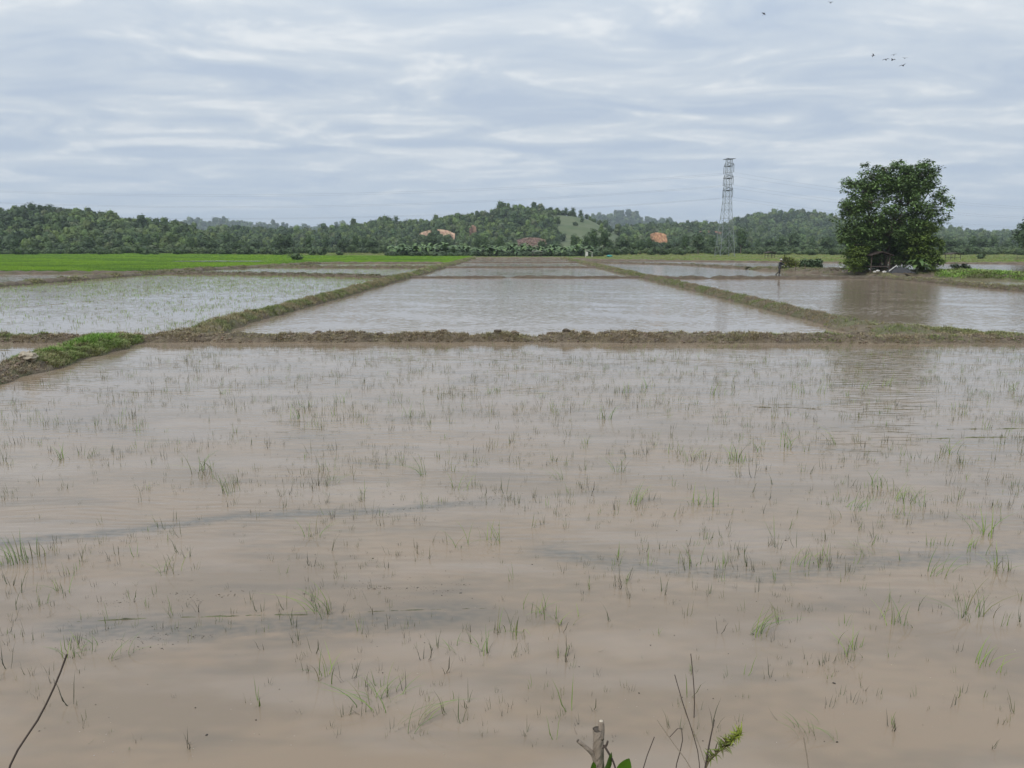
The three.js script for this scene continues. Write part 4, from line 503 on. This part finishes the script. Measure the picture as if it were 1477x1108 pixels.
// ---------------------------------------------------------------- huts and small things in the fields
{
  const wd = mat([0.09, 0.07, 0.055], 0.95), thatch = mat([0.075, 0.055, 0.045], 1, { bumpMap: grain, bumpScale: 0.06 }), pale = mat([0.62, 0.60, 0.55], 0.7), tin = mat([0.42, 0.40, 0.38], 0.6, { bumpMap: grain, bumpScale: 0.02 }), teal = mat([0.06, 0.33, 0.30], 0.6), tarp = mat([0.055, 0.055, 0.058], 0.9, { bumpMap: grain, bumpScale: 0.05 });
  const roofG = (w, d, h, over) => { const s = new THREE.Shape([new THREE.Vector2(-w / 2 - over, 0), new THREE.Vector2(0, h), new THREE.Vector2(w / 2 + over, 0), new THREE.Vector2(w / 2 + over, -0.09), new THREE.Vector2(0, h - 0.1), new THREE.Vector2(-w / 2 - over, -0.09)]); const g = new THREE.ExtrudeGeometry(s, { depth: d + over * 2, bevelEnabled: false }); g.translate(0, 0, -d / 2 - over); return g; };
  const hut = (name, label, at, turn, w, d, hp, roofM, rise, floor) => { const t = thing(name, label, 'hut', at, turn); for (const a of [-1, 1]) for (const b of [-1, 1]) mesh('post', rod([a * w / 2, -0.2, b * d / 2], [a * w / 2, hp, b * d / 2], 0.06, 6), wd, t); const r = mesh('roof', roofG(w, d, rise, 0.3), roofM, t); r.position.y = hp; if (floor) { const f = mesh('platform', new THREE.BoxGeometry(w + 0.1, 0.08, d + 0.1), wd, t); f.position.y = floor; } return t; };
  hut('field_hut', 'small dark open hut on posts in the bright meadow', [61.5, 0.15, -186], 0.15, 1.7, 1.5, 1.35, thatch, 0.22, 0.6);
  hut('field_hut', 'dark thatched shelter on posts under the big tree', [40.3, 0.45, -86.2], 0.1, 2.1, 1.7, 1.75, thatch, 0.4, 0.5);
  hut('field_hut', 'small hut with a flat pale tin roof among the banana plants', [6.6, 0.15, -206], 0, 2.2, 1.6, 1.5, tin, 0.1, 0.7);
  hut('field_hut', 'weathered hut standing beyond the grassy bank', [95, 0.15, -168], 0.2, 2.4, 1.6, 1.2, thatch, 0.3, 0.4);
  { const t = thing('lean_to', 'white slanting board shelter on pale posts at the end of the bund', 'lean-to', [19.2, 0.15, -196], 0); for (const [x, h] of [[-0.7, 1.9], [0.9, 1.2]]) for (const z of [-0.5, 0.5]) mesh('post', rod([x, -0.2, z], [x, h, z], 0.05, 6), pale, t); const r = mesh('roof', new THREE.BoxGeometry(2.2, 0.07, 1.6), pale, t); r.position.set(0.1, 1.62, 0); r.rotation.z = -0.42; const c = mesh('cloth', new THREE.BoxGeometry(0.5, 1.0, 0.06, 4, 4, 1), pale, t); c.position.set(-0.4, 0.9, 0.5); }
  { const g = clodGeo(21, 3, 0.6), o = mesh('tarpaulin_bag', g, teal); o.position.set(25, 0.45, -200); o.scale.set(0.7, 0.5, 0.5); tag(o, 'teal plastic bag lying in the meadow', 'bag'); }
  { const p = new THREE.PlaneGeometry(2.6, 2.0, 24, 18), a = p.attributes.position; for (let i = 0; i < a.count; i++) { const x = a.getX(i), y = a.getY(i), r = Math.max(Math.abs(x) / 1.3, Math.abs(y) / 1.0); a.setXYZ(i, x, 0.5 * (1 - smooth(0.35, 1, r)) + 0.12 * fbm2(x * 1.8, y * 1.8, 3) - 0.05, y); } p.computeVertexNormals(); const o = thing('covered_heap', 'heap under a dark grey tarpaulin beside the thatched shelter', 'heap', [41.6, 0.42, -83.6]); mesh('tarpaulin', p, tarp, o); mesh('edge_pole', rod([-1.35, 0.1, 0.6], [-0.5, 0.72, 0.5], 0.05, 6), pale, o); }
  const bag = clodGeo(22, 3, 0.7); for (const [x, y, z, s] of [[36.9, 0.42, -86.5, 0.13], [39.3, 0.42, -84.2, 0.13], [40.2, 0.42, -83.9, 0.17], [39.9, 0.5, -84.8, 0.14]]) { const o = mesh('plastic_sack', bag, pale); o.position.set(x, y, z); o.scale.set(s * 1.3, s, s); o.rotation.y = x * 7; tag(o, 'small whitish plastic sack lying on the bank under the big tree', 'sack', 'whitish sacks under the big tree'); }
  { const t = mesh('concrete_block', clodGeo(23, 2, 0.45), pale); t.position.set(41.0, 0.4, -97); t.scale.set(0.5, 0.4, 0.4); tag(t, 'pale rubble lump beside the round grey green shrub', 'rubble'); }
  { const R = mulberry(24), g = []; for (let i = 0; i < 18; i++) { const a = R() * 6.28; g.push(tube([[(R() - 0.5) * 1.2, 0, (R() - 0.5) * 0.6], [Math.cos(a) * 0.5, 0.25 + 0.2 * R(), Math.sin(a) * 0.3], [Math.cos(a) * 1.1, 0.3 * R(), Math.sin(a) * 0.5]], 0.03, 0.012, 4, 2)); } const t = mesh('brushwood_pile', mergeGeometries(g), mat([0.2, 0.17, 0.13], 1)); t.position.set(36.2, 0.4, -87.5); tag(t, 'tangle of cut dry branches at the foot of the big tree', 'brushwood'); }
  const fp = mat([0.13, 0.10, 0.08], 1); for (const [x, z, h] of [[34.6, -95, 0.9], [35.4, -94, 0.8], [106, -160, 1.2], [109, -161, 1.4], [103, -159, 1.1]]) { const o = mesh('stake', tube([[0, -0.3, 0], [0.03, h * 0.5, 0.01], [-0.02, h, 0]], 0.04, 0.03, 6, 2, 0.1), fp); o.position.set(x, 0.2, z); tag(o, z > -100 ? 'thin wooden stake on the bank beside the brushwood' : 'thin wooden stake in the meadow beyond the grassy bank', 'stake', z > -100 ? 'stakes by the brushwood' : 'stakes in the far meadow'); }
}

// ---------------------------------------------------------------- the person walking along the bund
{
  const smin = (a, b, k) => { const h = Math.max(k - Math.abs(a - b), 0) / k; return Math.min(a, b) - h * h * k * 0.25; };
  const cap = (p, [ax, ay, az, ar], [bx, by, bz, br]) => { const dx = bx - ax, dy = by - ay, dz = bz - az, t = clamp(((p[0] - ax) * dx + (p[1] - ay) * dy + (p[2] - az) * dz) / (dx * dx + dy * dy + dz * dz + 1e-9)); return Math.hypot(p[0] - ax - dx * t, p[1] - ay - dy * t, p[2] - az - dz * t) - lerp(ar, br, t); };
  function field(bones, centre, half, res, k, cut) {
    const mc = new MarchingCubes(res, new THREE.MeshStandardMaterial(), false, false, 200000); mc.isolation = 0; let i = 0; const p = [0, 0, 0];
    for (let z = 0; z < res; z++) for (let y = 0; y < res; y++) for (let x = 0; x < res; x++, i++) { p[0] = centre[0] + (x / (res / 2) - 1) * half; p[1] = centre[1] + (y / (res / 2) - 1) * half; p[2] = centre[2] + (z / (res / 2) - 1) * half; let d = 9; for (const [a, b] of bones) d = smin(d, cap(p, a, b), k); if (cut) for (const [a, b] of cut) d = Math.max(d, -cap(p, a, b)); mc.field[i] = -d; }
    mc.update(); const n = mc.count ?? 0, q = []; for (let v = 0; v < n * 3; v += 3) q.push(centre[0] + mc.positionArray[v] * half, centre[1] + mc.positionArray[v + 1] * half, centre[2] + mc.positionArray[v + 2] * half); const g = geoFrom(q); g.setAttribute('normal', new THREE.Float32BufferAttribute(Array.from(mc.normalArray.slice(0, n * 3)), 3)); return g;
  }
  const paint = (g, f) => { const p = g.attributes.position, c = []; for (let i = 0; i < p.count; i++) c.push(...f(p.getX(i), p.getY(i), p.getZ(i))); g.setAttribute('color', new THREE.Float32BufferAttribute(c, 3)); return g; };
  // faces +x, mid stride: the left leg (z -) straight under the body, the right one trailing with its heel raised, both arms reaching forward
  const hip = 0.88, bones = [
    [[-0.02, hip, -0.08, 0.13], [-0.02, hip, 0.08, 0.13]], [[-0.02, hip, 0, 0.14], [0.01, 1.12, 0, 0.125]], [[0.01, 1.12, 0, 0.125], [0.03, 1.32, 0, 0.13]], [[0.03, 1.36, -0.13, 0.085], [0.03, 1.36, 0.13, 0.085]], [[0.04, 1.4, 0, 0.06], [0.07, 1.5, 0, 0.052]],
    [[0, hip - 0.03, -0.09, 0.095], [0.05, 0.47, -0.1, 0.062]], [[0.05, 0.47, -0.1, 0.062], [0.0, 0.1, -0.1, 0.042]], [[-0.03, 0.05, -0.1, 0.042], [0.15, 0.035, -0.11, 0.032]],
    [[-0.03, hip - 0.03, 0.09, 0.095], [-0.1, 0.47, 0.1, 0.062]], [[-0.1, 0.47, 0.1, 0.062], [-0.38, 0.2, 0.1, 0.042]], [[-0.41, 0.17, 0.1, 0.04], [-0.31, 0.05, 0.1, 0.032]],
    [[0.03, 1.36, -0.19, 0.062], [0.2, 1.17, -0.2, 0.047]], [[0.2, 1.17, -0.2, 0.046], [0.42, 1.26, -0.13, 0.03]],
    [[0.03, 1.36, 0.19, 0.062], [0.24, 1.2, 0.2, 0.047]], [[0.24, 1.2, 0.2, 0.046], [0.46, 1.3, 0.12, 0.03]]];
  const cloth = [0.022, 0.023, 0.028], trou = [0.045, 0.042, 0.042], skin = [0.20, 0.115, 0.075];
  const body = paint(field(bones, [0, 0.78, 0], 0.86, 128, 0.07), (x, y, z) => y > 1.455 ? skin : x > 0.4 && y > 1.1 ? skin : y < 0.1 ? [0.05, 0.045, 0.04] : y < 0.95 ? trou : cloth);
  const hc = [0.1, 1.6, 0], head = paint(field([[[0.085, 1.63, 0, 0.092], [0.11, 1.58, 0, 0.075]], [[0.13, 1.54, 0, 0.05], [0.14, 1.525, 0, 0.045]], [[0.17, 1.605, 0, 0.014], [0.195, 1.58, 0, 0.017]], [[0.09, 1.59, -0.085, 0.014], [0.085, 1.62, -0.092, 0.018]], [[0.09, 1.59, 0.085, 0.014], [0.085, 1.62, 0.092, 0.018]], [[0.165, 1.618, -0.032, 0.016], [0.166, 1.618, -0.03, 0.016]], [[0.165, 1.618, 0.032, 0.016], [0.166, 1.618, 0.03, 0.016]], [[0.07, 1.5, 0, 0.05], [0.09, 1.55, 0, 0.055]]], hc, 0.15, 60, 0.025, [[[0.196, 1.545, -0.02, 0.006], [0.196, 1.545, 0.02, 0.006]]]), (x, y, z) => (x < 0.09 && y > 1.56) ? [0.02, 0.017, 0.015] : skin);
  const hand = (cx, cy, cz, sgn) => { const bs = [[[cx - 0.03, cy, cz, 0.025], [cx + 0.03, cy + 0.005, cz - 0.014, 0.02]], [[cx - 0.03, cy, cz, 0.025], [cx + 0.03, cy + 0.005, cz + 0.014, 0.02]]]; [-0.03, -0.01, 0.01, 0.03].forEach((o, i) => { const l = [0.034, 0.04, 0.038, 0.03][i], a = [cx + 0.035, cy + 0.004, cz + o, 0.0095], b = [cx + 0.035 + l * 0.8, cy - 0.012, cz + o * 1.15, 0.009], c = [cx + 0.035 + l * 1.1, cy - 0.012 - l * 0.8, cz + o * 1.15, 0.008]; bs.push([a, b], [b, c]); }); bs.push([[cx - 0.01, cy - 0.005, cz + sgn * 0.03, 0.012], [cx + 0.015, cy - 0.02, cz + sgn * 0.052, 0.01]], [[cx + 0.015, cy - 0.02, cz + sgn * 0.052, 0.01], [cx + 0.045, cy - 0.032, cz + sgn * 0.05, 0.009]]); return paint(field(bs, [cx + 0.02, cy - 0.01, cz], 0.11, 56, 0.01), () => skin); };
  const t = thing('person', 'person in dark clothes and pale hat striding along the mud bund, arms reaching forward', 'person', [26.4, 0.24, -76.65], 0);
  t.scale.setScalar(0.97);
  mesh('body', mergeGeometries([body, head, hand(0.455, 1.275, -0.12, 1), hand(0.495, 1.315, 0.11, -1)]), mat([1, 1, 1], 0.85, { vertexColors: true }), t);
  const hat = mesh('hat', new THREE.LatheGeometry([[0, 0.125], [0.05, 0.12], [0.088, 0.09], [0.1, 0.03], [0.103, 0.0], [0.15, -0.012], [0.185, -0.03], [0.186, -0.036], [0.14, -0.02], [0.098, -0.008]].map(([x, y]) => new THREE.Vector2(x, y)), 24), mat([0.42, 0.40, 0.37], 0.9), t); hat.position.set(0.085, 1.655, 0); hat.rotation.z = -0.12;
}

// ---------------------------------------------------------------- birds
{
  const pos = []; const wing = (s) => { const P = [[0.05, 0, 0], [-0.04, 0, 0], [0.02, 0.06, s * 0.1], [-0.05, 0.055, s * 0.1], [-0.04, 0.03, s * 0.21], [-0.075, 0.028, s * 0.2]]; for (const [a, b, c] of [[0, 1, 2], [1, 3, 2], [2, 3, 4], [3, 5, 4]]) pos.push(...P[a], ...P[b], ...P[c]); }; wing(1); wing(-1);
  const wings = geoFrom(pos), body = new THREE.SphereGeometry(0.03, 8, 6); body.scale(2.6, 0.8, 0.9); const tail = new THREE.ConeGeometry(0.03, 0.09, 5); tail.rotateZ(-Math.PI / 2); tail.scale(1, 0.3, 1); tail.translate(-0.1, 0, 0); const head = new THREE.SphereGeometry(0.024, 7, 5); head.translate(0.08, 0.01, 0);
  const bg = mergeGeometries([wings, ...[body, tail, head].map((g) => { const n = g.toNonIndexed(); n.deleteAttribute('uv'); return n; })]), m = mat([0.03, 0.03, 0.035], 0.8), R = mulberry(601);
  for (const [x, y] of [[19.2, 20.7], [23.0, 20.5], [18.3, 19.8], [26.4, 16.9], [26.9, 16.4], [27.5, 16.75], [27.65, 16.5], [28.9, 16.8], [28.4, 16.1], [37.6, 16.3]]) { const o = mesh('bird', bg, m); o.position.set(x, y, -60 + R() * 2); o.rotation.set((R() - 0.5) * 1.2, R() * 6.28, (R() - 0.5) * 0.6); o.scale.setScalar(0.85 + 0.4 * R()); tag(o, 'small dark bird flying against the cloudy sky', 'bird', 'birds flying in the cloudy sky'); }
}

// ---------------------------------------------------------------- twigs and weeds on the roadside bank
{
  const twigM = mat([0.085, 0.062, 0.05], 0.9), paleM = mat([0.34, 0.27, 0.2], 0.9), barkG = mat([0.27, 0.215, 0.165], 0.95, { bumpMap: grain, bumpScale: 0.012 }), cutM = mat([0.5, 0.43, 0.33], 0.9), leafG = mat([0.075, 0.17, 0.012], 0.45);
  const ground = (z) => z > -0.6 ? 1.5 : lerp(1.5, -0.4, clamp((-0.6 - z) / 3.0));
  { // the cut sapling
    const t = thing('cut_sapling', 'cut off grey sapling stub with green leaves rising from the bank', 'sapling', [0.3, 0, -2.4]);
    mesh('stem', tube([[0.02, ground(-2.4) - 0.1, 0], [0.012, 0.9, 0.01], [0.006, 1.4, 0], [0.0, 1.56, 0], [-0.004, 1.655, 0]], 0.024, 0.0185, 14, 8, 0.22), barkG, t);
    const tip = mesh('broken_tip', tube([[0.006, 1.62, 0.004], [0.008, 1.665, 0.0], [0.007, 1.684, -0.002]], 0.012, 0.0095, 9, 4, 0.3), barkG, t); mesh('cut_face', tube([[0.007, 1.682, -0.002], [0.007, 1.6865, -0.002]], 0.0088, 0.006, 9, 1), cutM, tip);
    mesh('side_branch', tube([[-0.005, 1.52, 0.005], [-0.02, 1.565, 0.01], [-0.05, 1.6, 0.015], [-0.074, 1.625, 0.02]], 0.0085, 0.0062, 8, 4, 0.15), barkG, t);
    mesh('thorn', tube([[0.01, 1.59, 0.008], [0.024, 1.598, 0.01], [0.03, 1.618, 0.012]], 0.0045, 0.0035, 6, 3), twigM, t);
    mesh('twig', tube([[0.018, 1.6, 0.01], [0.035, 1.57, 0.012], [0.052, 1.535, 0.012], [0.075, 1.44, 0.01]], 0.004, 0.003, 6, 4), twigM, t);
    const leaf = (len, w) => { const pos = [], idx = [], n = 10; for (let i = 0; i <= n; i++) { const u = i / n, ww = w * Math.pow(Math.sin(Math.PI * clamp(u * 0.94 + 0.05)), 0.8) * (1 - 0.25 * u); for (const k of [-1, -0.5, 0, 0.5, 1]) pos.push(k * ww, u * len, 0.25 * Math.abs(k) * ww + 0.25 * len * u * u + 0.03 * w * Math.sin(u * 20)); } for (let i = 0; i < n; i++) for (let k = 0; k < 4; k++) { const a = i * 5 + k; idx.push(a, a + 1, a + 5, a + 5, a + 1, a + 6); } return geoFrom(pos, null, null, idx); };
    const L = leaf(0.12, 0.03); for (const [x, y, z, rx, ry, rz, s] of [[0.026, 1.475, 0.015, -0.1, 0.9, 0.12, 0.95], [0.07, 1.455, 0.02, -0.2, -0.5, -0.42, 1.05], [-0.012, 1.455, 0.02, -0.3, 0.5, 0.25, 0.75], [0.05, 1.4, 0.0, -0.5, 2, -0.9, 1], [-0.03, 1.38, 0.02, -0.3, 1, 0.9, 1]]) { const o = mesh('leaf', L, leafG, t); o.position.set(x, y, z); o.rotation.set(rx, ry, rz); o.scale.setScalar(s); }
  }
  const stick = (label, pts, r0, r1, m) => { tag(mesh('dry_twig', tube(pts, r0, r1, 7, 5, 0.12), m), label, 'twig'); };
  stick('long bare dark stick curving up from the bank alone', [[-1.98, 0.3, -2.45], [-1.86, 1.1, -2.42], [-1.75, 1.51, -2.4], [-1.62, 1.71, -2.4], [-1.54, 1.86, -2.4], [-1.507, 1.935, -2.4]], 0.0055, 0.003, twigM);
  stick('thin dark twig bent over near the yellow green weed', [[0.72, 0.4, -2.5], [0.7, 1.2, -2.55], [0.705, 1.39, -2.6], [0.68, 1.49, -2.6], [0.63, 1.64, -2.6], [0.6, 1.74, -2.6]], 0.0022, 0.0015, twigM);
  stick('upright dead stalk standing in the muddy water', [[1.292, -0.1, -4.95], [1.288, 0.14, -4.95], [1.27, 0.33, -4.95], [1.248, 0.49, -4.95]], 0.004, 0.003, twigM);
  stick('hooked brown twig among the dry stalks', [[0.58, 0.5, -2.45], [0.595, 1.43, -2.5], [0.615, 1.54, -2.5], [0.602, 1.612, -2.5], [0.59, 1.575, -2.5], [0.566, 1.553, -2.5]], 0.0025, 0.0016, twigM);
  stick('straight dark twig between the sapling stub and the weed', [[0.4, 0.5, -2.4], [0.455, 1.5, -2.4], [0.475, 1.57, -2.4], [0.492, 1.625, -2.4]], 0.003, 0.0016, twigM);
  stick('pale dry stalk standing alone beyond the weed', [[1.09, 0.5, -2.4], [1.04, 1.46, -2.4], [1.025, 1.55, -2.4], [1.008, 1.625, -2.4]], 0.003, 0.0022, paleM);
  stick('pale thin straw leaning across the hooked twig', [[0.72, 1.2, -2.4], [0.62, 1.51, -2.4], [0.56, 1.6, -2.4], [0.5, 1.69, -2.4]], 0.0022, 0.0014, paleM);
  stick('second pale thin straw behind the hooked twig', [[0.78, 1.2, -2.6], [0.7, 1.46, -2.6], [0.655, 1.56, -2.6], [0.62, 1.66, -2.6]], 0.0018, 0.001, paleM);
  { // leafy weed
    const t = thing('leafy_weed', 'yellow green leafy weed with narrow leaves leaning over the bank', 'weed', [0.7, 0, -2.5]), R = mulberry(701), stemM = mat([0.15, 0.12, 0.06], 0.9);
    const a = [[0.0, ground(-2.5), 0], [-0.002, 1.2, 0], [0.0, 1.43, 0], [0.035, 1.49, 0.005], [0.08, 1.535, 0.01], [0.118, 1.575, 0.012]]; mesh('stem', tube(a, 0.008, 0.0028, 7, 5), stemM, t); mesh('stem', tube([[0.002, 1.43, 0], [0.012, 1.53, 0], [0.026, 1.625, 0]], 0.004, 0.0016, 6, 4), twigM, t);
    const c = new THREE.CatmullRomCurve3(a.map((p) => new THREE.Vector3(...p))), pos = [], col = []; const lg = (() => { blade(pos, col, 0, 0, 0.05, 0.009, 0, 0.7, 1, 3); return geoFrom(pos); })();
    const lm = [mat([0.22, 0.25, 0.03], 0.6), mat([0.13, 0.16, 0.025], 0.6), mat([0.11, 0.10, 0.035], 0.7)];
    for (let i = 0; i < 170; i++) { const u = 0.44 + 0.56 * Math.pow(R(), 0.6), p = c.getPoint(Math.min(1, u)), o = mesh('leaf', lg, lm[u > 0.8 ? (R() < 0.75 ? 0 : 1) : R() < 0.5 ? 1 : 2], t); o.position.copy(p); o.rotation.set((R() - 0.5) * 1.8, R() * 6.28, (R() - 0.75) * 1.4); o.scale.setScalar(0.4 + 0.55 * R()); }
  }
}

renderer.setSize(1024, 768);
renderer.render(scene, camera);
